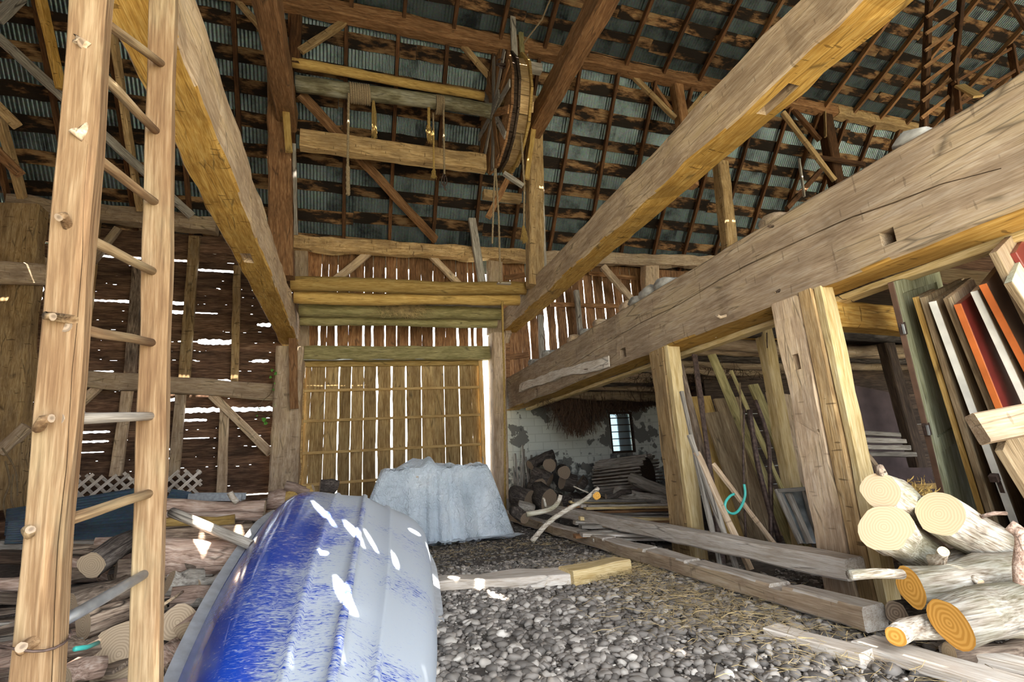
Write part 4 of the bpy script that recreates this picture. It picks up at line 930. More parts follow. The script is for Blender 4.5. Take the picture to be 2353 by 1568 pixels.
# loft ladder and railings at the top right
lf = empty('loft_ladder', PY(2150, 285, 6.0), 'dark leaning ladder with slanting slats at the top right', 'ladder')
def P7(x, y): return PY(x, y, 6.0)
timber('rail', P7(2122, 300), P7(2136, -30), .12, .13, 'raft', parent=lf, up=(1, 0, 0)); timber('rail', P7(2180, 280), P7(2212, -30), .12, .13, 'raft', parent=lf, up=(1, 0, 0))
for i in range(8):
    f = i/7; a = (2117+15*f+0, 262-272*f+10); b = (2180+26*f, 212-270*f+10); timber('slat', PY(*a, 5.9), PY(*b, 5.9), .03, .075, 'red', parent=lf)
hr = empty('loft_railing', PY(2205, 250, 5.8), 'dark railing of posts and sloping rails on the loft at the top right', 'railing')
for (a, b, w) in (((2203, 255), (2196, 188), .13), ((2338, 190), (2322, 105), .16), ((2190, 192), (2330, 108), .06), ((2205, 240), (2353, 150), .08), ((2312, -8), (2360, 70), .12)):
    timber('railing_bar', PY(*a, 5.8), PY(*b, 5.8), .08, w*.9, 'raft', parent=hr)
timber('loose_board', PY(2205, 197, 5.7), PY(2248, 222, 5.4), .2, .05, 'batten', 'short light board end nailed at the foot of the loft railing', 'board')

# ================================================================== FIREWOOD HEAP, left
random.seed(3)
def ydep(py): return np.interp(py, [1110, 1150, 1200, 1270, 1370, 1470, 1568], [7.6, 6.5, 5.8, 5.1, 4.4, 3.85, 3.5])
def heap(x, y):
    """height of the heap surface"""
    b = np.interp(y, [2.6, 3.3, 3.85, 4.4, 5.1, 5.8, 6.6, 7.6, 8.6], [0, .06, .17, .33, .56, .68, .78, .6, 0])
    k = np.interp(x, [-6.2, -3.4, -2.3, -1.0, .25, .75], [.0, .22, .75, 1, .62, 0])
    return b*k
vs, fs = [], []
for j in range(60):
    for i in range(80):
        x = -6+7*i/79; y = 2.4+6.4*j/59; vs.append((x, y, heap(x, y)-.1+.06*noise.noise(V((x*5, y*5, 0)))))
for j in range(59):
    for i in range(79): a = j*80+i; fs.append((a, a+1, a+81, a+80))
mesh_obj('bark_litter', vs, fs, 'dirt', None, (0, 0, 0), True, 'dark bark litter filling the heap of firewood at the left', 'litter', kind='stuff')
def flog(a, b, rp, mat, label, y=None, y2=None, end='endtan', name='firewood_log', cat='log', grp=None, sq=1.0, **k):
    ya = y if y else ydep(a[1]); yb_ = y2 if y2 else (y if y else ydep(b[1])); r = rp*ya/1150*1.03
    return log(name, PY(*a, ya), PY(*b, yb_), r, r*k.pop('tp', .92), mat, label, cat, grp, end, squash=sq, n=16, wob=k.pop('wob', .22), bend=k.pop('bend', .015), **k)
FL = [((340, 1166), (609, 1168), 15, 'barkpink', 'long pinkish log on top of the heap beside the lattice'),
 ((350, 1188), (604, 1189), 9, 'barkpink', 'thin straight log directly under the topmost pinkish one'),
 ((360, 1210), (540, 1196), 12, 'honey', 'split orange-faced log near the top of the heap'),
 ((352, 1236), (592, 1222), 17, 'bark', 'gnarled log with a knotty cut end beside the boat rim'),
 ((352, 1282), (556, 1286), 31, 'barkpink', 'thickest long log of the heap, a bright sun patch across it'),
 ((386, 1340), (462, 1333), 21, 'grey', 'short smooth grey log below the thickest log'),
 ((392, 1384), (534, 1366), 24, 'barkpink', 'bent pale-ended log right of the ladder foot'),
 ((420, 1388), (520, 1384), 8, 'grey', 'thin curved grey branch across the bent log'),
 ((436, 1478), (505, 1420), 38, 'barkpink', 'fat rounded log against the rim of the boat'),
 ((452, 1345), (508, 1325), 10, 'grey', 'small split billet pointing up beside the boat rim'),
 ((190, 1438), (292, 1405), 24, 'bark', 'log with a tan cut end seen between the ladder rails'),
 ((372, 1505), (476, 1545), 30, 'barkpink', 'log at the bottom of the heap between ladder and boat'),
 ((360, 1560), (440, 1590), 26, 'bark', 'lowest log at the bottom edge right of the ladder'),
 ((165, 1395), (300, 1345), 22, 'slab', 'rotten crumbling log lit by a sun patch between the rails'),
 ((210, 1300), (298, 1245), 22, 'barkdark', 'dark rotten block leaning against the right rail'),
 ((120, 1500), (230, 1480), 16, 'bark', 'small log near the wire binding of the ladder'),
 ((150, 1555), (235, 1535), 18, 'barkpink', 'reddish log at the bottom between the ladder rails')]
for (a, b, r, m, l) in FL: flog(a, b, r, m, l)
flog((395, 1178), (580, 1254), 9, 'grey', 'pale grey round bar leaning across the heap to the boat', y=5.2, y2=4.7, name='wooden_bar', cat='bar', end='endgrey', wob=.04, bend=.001)
flog((372, 1470), (407, 1432), 30, 'barkdark', 'sawn half log showing a pale cut face beside the ladder', y=4.2, y2=3.85)
flog((330, 1500), (272, 1505), 50, 'pale', 'big sawn round with a broad pale end behind the right rail foot', y=4.0, y2=3.75)
# behind the boat
for (a, b, r, m, l) in (((616, 1150), (655, 1145), 17, 'barkpink', 'round grey-pink log behind the corner of the boat'), ((655, 1118), (712, 1132), 11, 'barkpink', 'log sloping down to the boat behind its raised end'), ((640, 1150), (720, 1122), 9, 'honey', 'split orange billet behind the raised end of the boat'),
 ((735, 1118), (772, 1120), 14, 'barkdark', 'short dark stump just over the raised end of the boat'), ((600, 1160), (670, 1140), 10, 'bark', 'thin log in the far corner of the heap')): flog(a, b, r, m, l, y=7.6)
tube('branch', [PY(528, 1132, 5.9), PY(535, 1145, 5.9), PY(545, 1156, 5.9)], .03, 'pale', 'short pale forked branch standing on the topmost log', 'branch')
# the many that look alike
for i in range(95):
    x = random.uniform(-2.6, -.55); y = random.uniform(3.3, 7.4); a = random.gauss(.05, .45); L_ = random.uniform(.25, .55); r = random.uniform(.04, .09)
    z = heap(x, y)-.01+random.uniform(-.03, .03)-(.06 if y < 5 else 0)
    if x > -.9 and y < 6: continue
    d = V((math.cos(a), math.sin(a), random.uniform(-.12, .12)))*L_/1.2
    log('firewood_log', V((x, y, z))-d, V((x, y, z))+d, r, r*.9, random.choice(['bark', 'barkpink', 'barkpink', 'slab']), 'old firewood log, one of many alike lying in the heap left of the boat', 'log', 'firewood logs filling the left heap', random.choice(['endtan', 'endgrey', 'endgrey']), n=12, wob=.25)
for i in range(26):   # pile under the raised end of the boat
    x = random.uniform(-.75, .5); y = random.uniform(4.9, 6.4); a = random.gauss(.0, .5); r = random.uniform(.05, .08); lim = heap(x, y)-.06
    z = min(lim, .2+.2*(y-2.4)-.55+.25)
    z = max(.08, min(z, .15+.1*(y-4.9)+.1*(i % 4)))
    d = V((math.cos(a), math.sin(a), 0))*.22
    log('firewood_log', V((x, y, z))-d, V((x, y, z))+d, r, r*.9, 'bark', 'firewood log underneath the raised end of the boat', 'log', 'firewood logs under the boat', 'endgrey', n=10, wob=.2)
for i in range(285):
    x = random.uniform(-5.6, -1.1); y = random.uniform(2.9, 7.6); z = heap(x, y)+random.uniform(-.02, .05)-.02
    if x > -2.3 and y > 5.2: continue
    a = random.gauss(.15, .5); L_ = random.uniform(.12, .4); w_ = random.uniform(.05, .14); d = V((math.cos(a), math.sin(a), random.uniform(-.15, .15)))*L_
    timber('bark_piece', V((x, y, z))-d, V((x, y, z))+d, w_, random.uniform(.012, .035), random.choice(['slab', 'grey', 'slab', 'barkdark', 'slab']), 'flat weathered bark slab or split shingle strewn at the lower left', 'bark', 'bark slabs and splits at the lower left', up=(random.gauss(0, .2), random.gauss(-.15, .2), 1), rough=.012, seg=5, bev=.2)
tube('twine', [PY(172, 1492, 3.4), PY(200, 1488, 3.5), PY(225, 1478, 3.6)], .012, 'hose', 'scrap of turquoise twine on the litter between the ladder rails', 'twine')
tube('stick', [PY(200, 1487, 3.7), PY(285, 1443, 4.0)], .012, 'timgrey', 'thin brown stick ending at the turquoise twine', 'stick')
tube('stick', [PY(368, 1395, 4.0), PY(420, 1360, 4.2)], .01, 'timgrey', 'thin stick just right of the ladder rail', 'stick')
# things against the left wall
lt = empty('lattice_panel', PY(165, 1150, 11.6), 'worn grey wooden lattice panel leaning on the left wall', 'lattice')
def clipseg(a, b, x0, x1, z0, z1):
    t0, t1 = 0., 1.; d = (b[0]-a[0], b[1]-a[1])
    for p, q in ((-d[0], a[0]-x0), (d[0], x1-a[0]), (-d[1], a[1]-z0), (d[1], z1-a[1])):
        if abs(p) < 1e-9:
            if q < 0: return None
        elif p < 0: t0 = max(t0, q/p)
        else: t1 = min(t1, q/p)
    return None if t0 >= t1-.03 else ((a[0]+d[0]*t0, a[1]+d[1]*t0), (a[0]+d[0]*t1, a[1]+d[1]*t1))
A = PY(160, 1095, 11.6); B_ = PY(466, 1077, 11.6); zb = .1; x0, x1, z1 = A.x, B_.x, B_.z
for k in range(-8, 22):
    for sgn, dy in ((1, 0), (-1, .015)):
        xs_ = x0+k*.2; seg_ = clipseg((xs_, zb-.05), (xs_+sgn*1.6, zb+1.55), x0, x1-random.uniform(0, .06), zb, z1-random.uniform(0, .05))
        if seg_: timber('slat', (seg_[0][0], 11.6+dy, seg_[0][1]), (seg_[1][0], 11.6+dy, seg_[1][1]), .012, .055, 'pale', parent=lt, seg=2, up=(0, 1, 0) if False else (1, 0, 0), rough=.001)
def sheet(px4, ys, label, mat='bluesheet', pitch=.09):
    P = [PY(*p, y) for p, y in zip(px4, ys)]; vs, fs = [], []; nu, nv = 70, 6; nrm = (P[1]-P[0]).cross(P[3]-P[0]).normalized()
    for j in range(nv+1):
        for i in range(nu+1):
            u, v = i/nu, j/nv; q = P[0].lerp(P[1], v).lerp(P[3].lerp(P[2], v), u)
            vs.append(q+nrm*(.018*math.sin(u*2*math.pi*11)+.03*noise.noise(q*1.3)))
    for j in range(nv):
        for i in range(nu): a = j*(nu+1)+i; fs.append((a, a+1, a+nu+2, a+nu+1))
    o = mesh_obj('roofing_sheet', vs, fs, mat, None, (0, 0, 0), True, label, 'sheet'); md = o.modifiers.new('t', 'SOLIDIFY'); md.thickness = .004; return o
sheet([(15, 1170), (335, 1118), (330, 1195), (10, 1235)], [9.2, 9.8, 9, 8.4], 'dark blue corrugated sheet leaning behind the ladder')
sheet([(20, 1200), (345, 1160), (335, 1240), (10, 1250)], [8.6, 9.0, 8.0, 7.6], 'nearer dark blue corrugated sheet lying below the other one')
sheet([(395, 1122), (440, 1130), (440, 1150), (380, 1152)], [9, 9, 8.6, 8.6], 'small dark sheet under the right end of the lattice')
tr = empty('metal_trough', PY(495, 1152, 8.6), 'shallow galvanised trough behind the firewood near the lattice', 'trough')
A, B_ = PY(432, 1143, 8.6), PY(555, 1143, 8.6)
timber('trough_side', A, B_, .02, .1, 'steel', parent=tr, rough=.001); timber('trough_side', A+V((0, .35, 0)), B_+V((0, .35, 0)), .02, .1, 'steel', parent=tr, rough=.001); timber('trough_floor', A+V((0, .17, -.05)), B_+V((0, .17, -.05)), .36, .01, 'steel', parent=tr, rough=.001)
for (a, b, y, w, m, l) in (((-10, 1262), (300, 1262), 7.8, .2, 'grey', 'weathered grey squared timber behind the bark at the left'), ((-10, 1280), (140, 1285), 7.0, .12, 'dark', 'dark narrow timber under the weathered grey one'), ((130, 1290), (290, 1292), 6.6, .18, 'grey', 'grey plank end between the ladder rails behind the slabs')):
    timber('old_timber', PY(*a, y), PY(*b, y), .2, w, m, l, 'timber', rough=.01)
for i, pts in enumerate([[(12, 1060), (22, 1110), (8, 1160), (30, 1240)], [(30, 1090), (26, 1150), (45, 1200), (20, 1245)], [(5, 1030), (35, 1080), (40, 1140)]]):
    tube('dry_vine', [PY(*p, 9.5) for p in pts], .012, 'stem', ['left, longest of the thin dry vines at the left edge', 'dry vine nearest the ladder at the left edge', 'short dry vine at the foot of the corner post'][i], 'vine', res=5)
# green vine by the door post
vn = empty('green_vine', PY(628, 880, 12.0), 'small green vine creeping in beside the door post', 'vine')
for pts in ([(632, 850), (628, 880), (634, 920), (625, 950), (604, 964)], [(628, 880), (622, 905), (600, 925), (590, 950)], [(634, 915), (612, 930)]):
    tube('vine_stem', [PY(*p, 12.0) for p in pts], .008, 'stem', parent=vn, res=4)
for (px, py, s) in ((626, 852, .09), (634, 860, .1), (622, 868, .08), (635, 880, .09), (628, 895, .07), (632, 930, .08), (608, 966, .13), (612, 972, .1), (596, 940, .05), (590, 955, .05)):
    c = PY(px, py, 11.95); a = random.random()*6; vs = []
    for t_ in range(9): an = 2*math.pi*t_/9; r = s*(.35+.15*math.cos(an)+.1*math.cos(3*an)); vs.append(V((math.cos(an+a)*r, .02*math.sin(3*an), math.sin(an+a)*r)))
    mesh_obj('leaf', vs+[v+V((0, .004, 0)) for v in vs], [tuple(range(9)), tuple(reversed(range(9, 18)))], 'leaf', vn, c, label=None)
# ================================================================== FRESH LOGS, lower right
def rlog(a, ta, b, tb, r, r2, label, mat='barkpale', end='end', **k): return log(k.pop('name', 'cedar_log'), PT(*a, ta), PT(*b, tb), r, r2, mat, label, 'log', None, end, n=22, wob=k.pop('wob', .16), **k)
l1 = rlog((2022, 1128), 3.1, (2125, 1205), 3.75, .108, .1, 'top log of the right stack, pale round end with a stub on top')
q = PT(2026, 1108, 3.13); log('branch_stub', q, q+V((0, 0, .09)), .03, .028, 'bark', parent=l1, endmat='end')
rlog((2032, 1212), 2.98, (2185, 1310), 3.6, .132, .12, 'second log of the right stack with a broad heart-shaped pale end', wob=.3)
rlog((2158, 1182), 3.02, (2385, 1300), 3.35, .128, .13, 'thickest leaning log of the right stack, its end facing up left')
l4 = rlog((2092, 1350), 2.9, (2390, 1306), 2.95, .108, .1, 'mossy level log with a narrow orange end in the right stack', end='endorange')
for (px, py, dx_, dy_, r) in ((2160, 1290, 8, -22, .03), (2215, 1340, 2, 20, .024), (2250, 1338, 4, 3, .022)):
    q = PT(px, py, 2.85); log('branch_stub', q+V((0, .05, 0)), PT(px+dx_, py+dy_, 2.78), r, r*.9, 'barkpale', parent=l4, wob=.1)
rlog((2182, 1434), 2.62, (2420, 1388), 2.7, .125, .13, 'lowest big log of the right stack with a bright orange end', end='endorange')
rlog((2058, 1464), 2.72, (2170, 1436), 2.85, .05, .07, 'slim log poking out at the floor between the timbers', end='endorange')
rlog((2150, 1310), 3.2, (2385, 1262), 3.3, .09, .09, 'pale log wedged beneath the two leaning ones')
rlog((2060, 1410), 3.1, (2190, 1395), 3.2, .07, .07, 'dark frayed log in the gap under the mossy one', 'barkdark', 'endgrey')
rlog((2180, 1500), 2.75, (2420, 1470), 2.8, .05, .05, 'shaggy thin log at the floor behind the bright plank', 'bark')
rlog((2105, 1175), 3.3, (2150, 1200), 3.6, .035, .035, 'small round branch end between the three upper logs')
for i, (x, y, z) in enumerate(((4.05, 3.05, .1), (4.3, 3.0, .33), (4.15, 3.25, .5), (4.6, 3.1, .12), (4.75, 3.2, .36), (4.1, 3.35, .3))):
    log('cedar_log', (x-.1, y, z), (x+.75, y+.12, z), .11, .1, 'bark', 'log hidden deep inside the right stack', 'log', 'inner logs of the right stack', 'endgrey')
tube('branch', [PT(1952, 1322, 2.75), PT(2010, 1318, 2.78), PT(2072, 1320, 2.85)], .027, 'barkpale', 'thin lichen-covered branch reaching left from the stack to the timber end', 'branch', n=10)
tube('branch', [PT(2318, 1207, 2.8), PT(2350, 1235, 2.75), PT(2345, 1300, 2.72), PT(2348, 1350, 2.7)], .034, 'barkpink', 'bare forked brown branch at the right edge before the logs', 'branch', n=10, res=3)
tube('branch', [PT(2255, 1188, 3.0), PT(2285, 1180, 3.0), PT(2312, 1180, 3.0)], .012, 'barkpink', 'thin reddish twig over the thickest leaning log', 'branch')
tube('wire', [PT(2060, 1100, 3.3), PT(2082, 1108, 3.3), PT(2096, 1130, 3.3)], .003, 'pale', 'thin curved wire over the top log of the right stack', 'wire', res=5)
vs, fs = [], []
for i in range(160):
    q = V((random.gauss(0, .05), random.gauss(0, .03), abs(random.gauss(0, .04)))); d = V((random.gauss(0, .02), random.gauss(0, .02), random.uniform(-.01, .03))); b = len(vs)
    vs += [q, q+d+V((.006, 0, 0)), q+d*1.4+V((0, 0, .01))]; fs.append((b, b+1, b+2))
mesh_obj('cedar_sprig', vs, fs, 'ropeyel', None, PT(2115, 1140, 3.35), False, 'dry yellow-green cedar sprig behind the top logs', 'foliage', kind='stuff')
# ================================================================== DOORS leaning at the right
Wd = V((.985, .17, 0)).normalized()
def ldoor(tl, bl, t, mat, edge, label, wdt=.72, th=.04, t2=None, panel=False, hinges=(), foot=True, name='old_door'):
    A, B = PT(*tl, t), PT(*bl, t2 or t); U = (B-A).normalized()
    Lh = (B-A).length
    if foot: Lh = (A.z-.03)/-U.z
    nn = U.cross(Wd).normalized(); Wp = nn.cross(U).normalized()
    if Wp.dot(Wd) < 0: Wp = -Wp
    back = nn if nn.y > 0 else -nn
    o = bpy.data.objects.new(name, None); COL.objects.link(o)
    Mx = Matrix(((U.x, Wp.x, back.x, A.x), (U.y, Wp.y, back.y, A.y), (U.z, Wp.z, back.z, A.z), (0, 0, 0, 1)))
    place(o, Mx); tag(o, label, 'door' if name == 'old_door' else 'board')
    def slab(nm, x0, x1, y0, y1, z0, z1, m, lab=None):
        bm = bmesh.new(); bmesh.ops.create_cube(bm, size=1, matrix=Matrix.Translation(((x0+x1)/2, (y0+y1)/2, (z0+z1)/2)) @ Matrix.Diagonal((x1-x0, y1-y0, z1-z0, 1)))
        bmesh.ops.bevel(bm, geom=bm.edges[:], offset=.002, segments=1, affect='EDGES'); me = bpy.data.meshes.new(nm); bm.to_mesh(me); bm.free(); q = finish(nm, me, m, Mx, o)
        if lab: q['label'] = lab
        return q
    if panel:
        slab('stile', 0, Lh, .012, .11, 0, th, mat); slab('stile', 0, Lh, wdt-.1, wdt, 0, th, mat); slab('top_rail', 0, .11, .11, wdt-.1, 0, th, mat); slab('bottom_rail', Lh-.2, Lh, .11, wdt-.1, 0, th, mat)
        slab('middle_rail', Lh*.52, Lh*.52+.12, .11, wdt-.1, 0, th, mat); slab('panel', .11, Lh*.52, .11, wdt-.1, th*.4, th*.7, panel); slab('panel', Lh*.52+.12, Lh-.2, .11, wdt-.1, th*.4, th*.7, mat)
    else: slab('leaf', 0, Lh, .012, wdt, 0, th, mat)
    slab('edge', 0, Lh, 0, .012, 0, th, edge, 'long edge of another colour')
    for h in hinges: slab('hinge', h, h+.1, -.012, .03, -.004, th*.8, 'iron'); slab('hinge_pin', h+.01, h+.09, -.022, -.008, -.012, .006, 'steel')
    return o, Mx, slab
D = [((2052, 648), (2180, 1180), 3.95, 'greenpaint', 'brownpaint', 'faded green panelled door with hinges, leftmost of the leaning row', dict(panel='greenpaint', hinges=(.33, 1.15), wdt=.8)),
 ((2110, 682), (2262, 1180), 3.84, 'tanpaint', 'honey', 'narrow frame board right of the green door', dict(wdt=.3, name='old_board')),
 ((2127, 682), (2280, 1180), 3.76, 'tanpaint', 'tanpaint', 'dusty ochre door before the narrow frame board', dict()),
 ((2150, 692), (2338, 1200), 3.66, 'tanpaint', 'whitepaint', 'tan door with a thick white edge and a lock in it', dict(th=.045)),
 ((2182, 684), (2310, 1000), 3.56, 'timgrey', 'tanpaint', 'dusty brown board right of the white-edged door', dict(wdt=.5, name='old_board')),
 ((2207, 698), (2302, 935), 3.46, 'redpaint', 'orangepaint', 'glossy dark red door with an orange edge', dict()),
 ((2246, 668), (2372, 940), 3.38, 'timgrey', 'whitepaint', 'board with a flaking white edge right of the red door', dict(wdt=.5, name='old_board')),
 ((2266, 652), (2385, 880), 3.28, 'brownpaint', 'orangepaint', 'dark brown door with a rust-orange edge', dict()),
 ((2290, 578), (2400, 800), 3.18, 'timgrey', 'tanpaint', 'tallest tan board at the upper right', dict(wdt=.5, name='old_board')),
 ((2325, 648), (2400, 760), 3.08, 'lightgreen', 'tanpaint', 'pale green board end at the right edge', dict(wdt=.4, name='old_board')),
 ((2334, 580), (2400, 690), 3.25, 'redpaint', 'redpaint', 'red painted board corner at the right edge, upper of all', dict(wdt=.3, name='old_board', th=.03))]
for (tl, bl, t, m, e, l, k) in D:
    o, Mx, slab = ldoor(tl, bl, t, m, e, l, **k)
    if 'lock' in l: slab('lock_plate', 1.38, 1.5, -.003, .002, .008, .036, 'iron'); slab('door_knob', 1.34, 1.39, -.06, -.01, .0, .05, 'iron')
ldoor((2305, 1035), (2400, 1190), 2.88, 'tanpaint', 'tanpaint', 'rough framed hatch standing before the doors at the right edge', wdt=.5, name='old_board')
timber('wood_block', PT(2245, 985, 2.85), PT(2400, 955, 2.8), .1, .16, 'timgrey', 'sawn block with a nail, lying across the leaning doors', 'block', up=(.1, .2, 1))
# ================================================================== LEANING BOARDS between the two posts
def lean(a, b, y, w, th, mat, label, y2=None, name='leaning_board', cat='board', **k):
    A, B = PY(*a, y), PY(*b, y2 or y-.3); d = B-A
    if B.z > .05: B = A+d*((A.z-.03)/-d.z)
    return timber(name, B, A, th, w*y/1150*1.03, mat, label, cat, up=(1, 0, 0), **k)
LB = [((1600, 912), (1690, 1240), 6.3, 88, .03, 'honey', 'wide orange-brown sheet at the back of the leaning boards'),
 ((1668, 915), (1770, 1240), 6.2, 80, .03, 'tanpaint', 'wide dusty sheet at the back, right of the orange-brown one'),
 ((1638, 948), (1735, 1235), 5.9, 58, .03, 'tanpaint', 'tan panel board leaning before the wide back sheets'),
 ((1790, 905), (1850, 1150), 6.3, 90, .03, 'timgrey', 'panelled board behind the slim yellow post'),
 ((1596, 815), (1652, 1235), 5.15, 13, .03, 'iron', 'rusty flat bar standing nearest the narrower post'),
 ((1562, 838), (1660, 1235), 5.3, 15, .06, 'bark', 'rough barked slat behind the rusty bar'),
 ((1566, 900), (1640, 1235), 5.0, 10, .03, 'grey', 'thin grey slat right beside the narrower post'),
 ((1636, 815), (1812, 1235), 5.4, 27, .04, 'greenwood', 'greenish long board leaning across the middle'),
 ((1680, 852), (1790, 1110), 5.1, 11, .03, 'greenwood', 'narrow greenish strip with a broken tip'),
 ((1730, 884), (1838, 1140), 5.6, 33, .04, 'greenwood', 'pale green board with stamped end behind the strip'),
 ((1585, 1000), (1668, 1235), 4.9, 13, .04, 'grey', 'short grey strip low at the left of the leaning boards'),
 ((1600, 1040), (1690, 1235), 4.85, 15, .04, 'timgrey', 'weathered plank low at the left, beside the short grey strip'),
 ((1638, 1066), (1770, 1240), 4.95, 11, .03, 'timgrey', 'thin lath crossing low behind the hose'),
 ((1846, 975), (1868, 1160), 5.3, 14, .04, 'grey', 'grey slat left of the big hewn post')]
for (a, b, y, w, th, m, l) in LB: lean(a, b, y, w, th, m, l, seg=12)
for (pts, r, m, l) in (([(1722, 942), (1740, 1060), (1765, 1160), (1792, 1245)], .03, 'iron', 'left one of two bent iron pipes'), ([(1735, 920), (1762, 1000), (1770, 1100), (1772, 1245)], .026, 'iron', 'right one of two bent iron pipes'),
    ([(1710, 938), (1708, 1060), (1714, 1245)], .012, 'iron', 'straight thin rod holding the turquoise hose'), ([(1700, 880), (1706, 1000), (1735, 1245)], .01, 'stem', 'thinnest dark rod among the leaning boards')):
    tube('iron_rod', [PY(*p, 4.85) for p in pts], r, m, l, 'rod', res=4)
tube('hose', [PY(*p, 4.7) for p in ((1710, 1113), (1712, 1140), (1700, 1170), (1684, 1181), (1668, 1172), (1667, 1155), (1678, 1140), (1687, 1136))], .014, 'hose', 'loop of turquoise hose among the leaning boards', 'hose', res=5, n=10)
wf = empty('window_sash', PY(1800, 1240, 4.7), 'old grey window sashes leaning low beside the big post', 'window sash')
for (a, b, w) in (((1786, 1125), (1840, 1250), .07), ((1812, 1135), (1862, 1250), .06), ((1786, 1128), (1868, 1122), .07), ((1850, 1130), (1880, 1240), .06)): timber('sash_bar', PY(*a, 4.7), PY(*b, 4.5), .04, w, 'grey', parent=wf, up=(1, 0, 0))
q = [PY(1795, 1130, 4.75), PY(1865, 1125, 4.75), PY(1905, 1250, 4.55), PY(1845, 1250, 4.55)]
mesh_obj('glass_pane', [v for v in q]+[v+V((0, .005, 0)) for v in q], [(0, 1, 2, 3), (7, 6, 5, 4)], 'windust', wf)
# bulb holder under the deepest beam
lh = empty('lamp_holder', PX(1643, 770, 4.1), 'porcelain lamp holder under the deepest beam', 'lamp holder')
q = PX(1643, 764, 4.1); log('socket', q+V((0, 0, .05)), q+V((0, 0, -.02)), .03, .028, 'porc', parent=lh, endmat='porc', wob=0); log('cap', q+V((0, 0, -.02)), q+V((0, 0, -.05)), .022, .018, 'porc', parent=lh, endmat='porc', wob=0)
tube('thin_chain', [PY(1762, 765, 4.3), PY(1763, 800, 4.3)], .006, 'iron', 'short thin chain hanging before the slim yellow post', 'chain')
# ================================================================== DARK STORE behind
plank_wall('wall_darkening', [(z_, z_+.3, 5.75, 12.0, .004, .004) for z_ in [i*.3 for i in range(9)]], 'dark', 7.1, vert=False, seg=24)  # partition added to darken the space under the loft
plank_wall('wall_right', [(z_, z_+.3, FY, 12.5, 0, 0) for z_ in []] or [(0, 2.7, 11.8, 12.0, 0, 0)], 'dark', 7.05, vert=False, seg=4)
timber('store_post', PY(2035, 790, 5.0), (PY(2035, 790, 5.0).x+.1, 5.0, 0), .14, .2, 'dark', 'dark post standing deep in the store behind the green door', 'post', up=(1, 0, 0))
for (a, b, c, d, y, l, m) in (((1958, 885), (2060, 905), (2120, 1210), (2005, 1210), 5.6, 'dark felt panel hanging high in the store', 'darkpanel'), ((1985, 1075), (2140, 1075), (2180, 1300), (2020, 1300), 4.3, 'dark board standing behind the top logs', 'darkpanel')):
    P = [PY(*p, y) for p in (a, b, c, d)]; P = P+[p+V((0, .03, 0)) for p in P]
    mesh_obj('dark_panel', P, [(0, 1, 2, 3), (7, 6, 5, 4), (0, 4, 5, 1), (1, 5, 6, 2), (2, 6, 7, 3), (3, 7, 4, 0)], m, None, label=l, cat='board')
for i in range(4):
    timber('old_board', PY(1975, 996+i*16, 5.0-.1*i), PY(2062+i*12, 1000+i*15, 5.0-.1*i), .1, .06, 'grey', ['topmost', 'second', 'third', 'lowest'][i]+' of the grey frame boards stacked in the dark store', 'board')
timber('stick', PY(1985, 1035, 4.25), PY(2020, 1080, 4.25), .03, .05, 'timgrey', 'short slanting stick over the dark board in the store', 'stick')
timber('stick', PY(2100, 1120, 3.9), PY(2152, 1117, 3.9), .03, .06, 'batten', 'small pale batten behind the cedar sprig', 'stick')
# ================================================================== STABLE CORNER by the masonry wall
def slog(a, b, y, r, m, l, y2=None, e='endgrey'): return log('stable_log', PY(*a, y), PY(*b, y2 or y), r, r*.95, m, l, 'log', None, e, n=16)
for (a, b, y, y2, r, m, l) in (((1218, 1070), (1272, 1044), 11.2, 11.2, .12, 'barkdark', 'dark log slanting up at the top of the stable heap'), ((1262, 1070), (1262, 1066), 10.6, 11.2, .15, 'barkdark', 'round log end facing forward under the slanting dark log'), ((1297, 1086), (1290, 1082), 10.4, 11.2, .14, 'barkdark', 'round brown log end right of the heap top'),
  ((1228, 1092), (1262, 1108), 10.6, 10.3, .19, 'barkdark', 'rough frayed log in the middle of the stable heap'), ((1186, 1138), (1216, 1150), 9.9, 9.6, .19, 'barkdark', 'grey log at the left foot of the stable heap'), ((1228, 1118), (1240, 1122), 10.2, 10, .2, 'barkdark', 'squat log behind the stable heap front'), ((1232, 1130), (1262, 1150), 9.8, 9.3, .22, 'barkdark', 'thickest log at the front of the stable heap'),
  ((1292, 1105), (1320, 1112), 10.6, 10.6, .2, 'barkdark', 'dark log in shade at the back right of the heap'), ((1330, 1108), (1340, 1118), 10.4, 10.4, .17, 'barkdark', 'dark log standing beside the pole stack'), ((1190, 1162), (1225, 1172), 9.0, 9.0, .1, 'grey', 'grey billet low at the left of the stable'), ((1182, 1172), (1206, 1192), 8.6, 8.4, .1, 'barkdark', 'small dark log beside the hanging rope end')): slog(a, b, y, r, m, l, y2)
for i in range(14):
    x = random.uniform(4.3, 6.2); y = random.uniform(9.6, 12.0); z = random.uniform(.12, .3)
    log('stable_log', (x-.2, y, z), (x+.3, y+.1, z), .13, .12, 'barkdark', 'dark log buried in the stable heap', 'log', 'buried logs of the stable heap', 'endgrey')
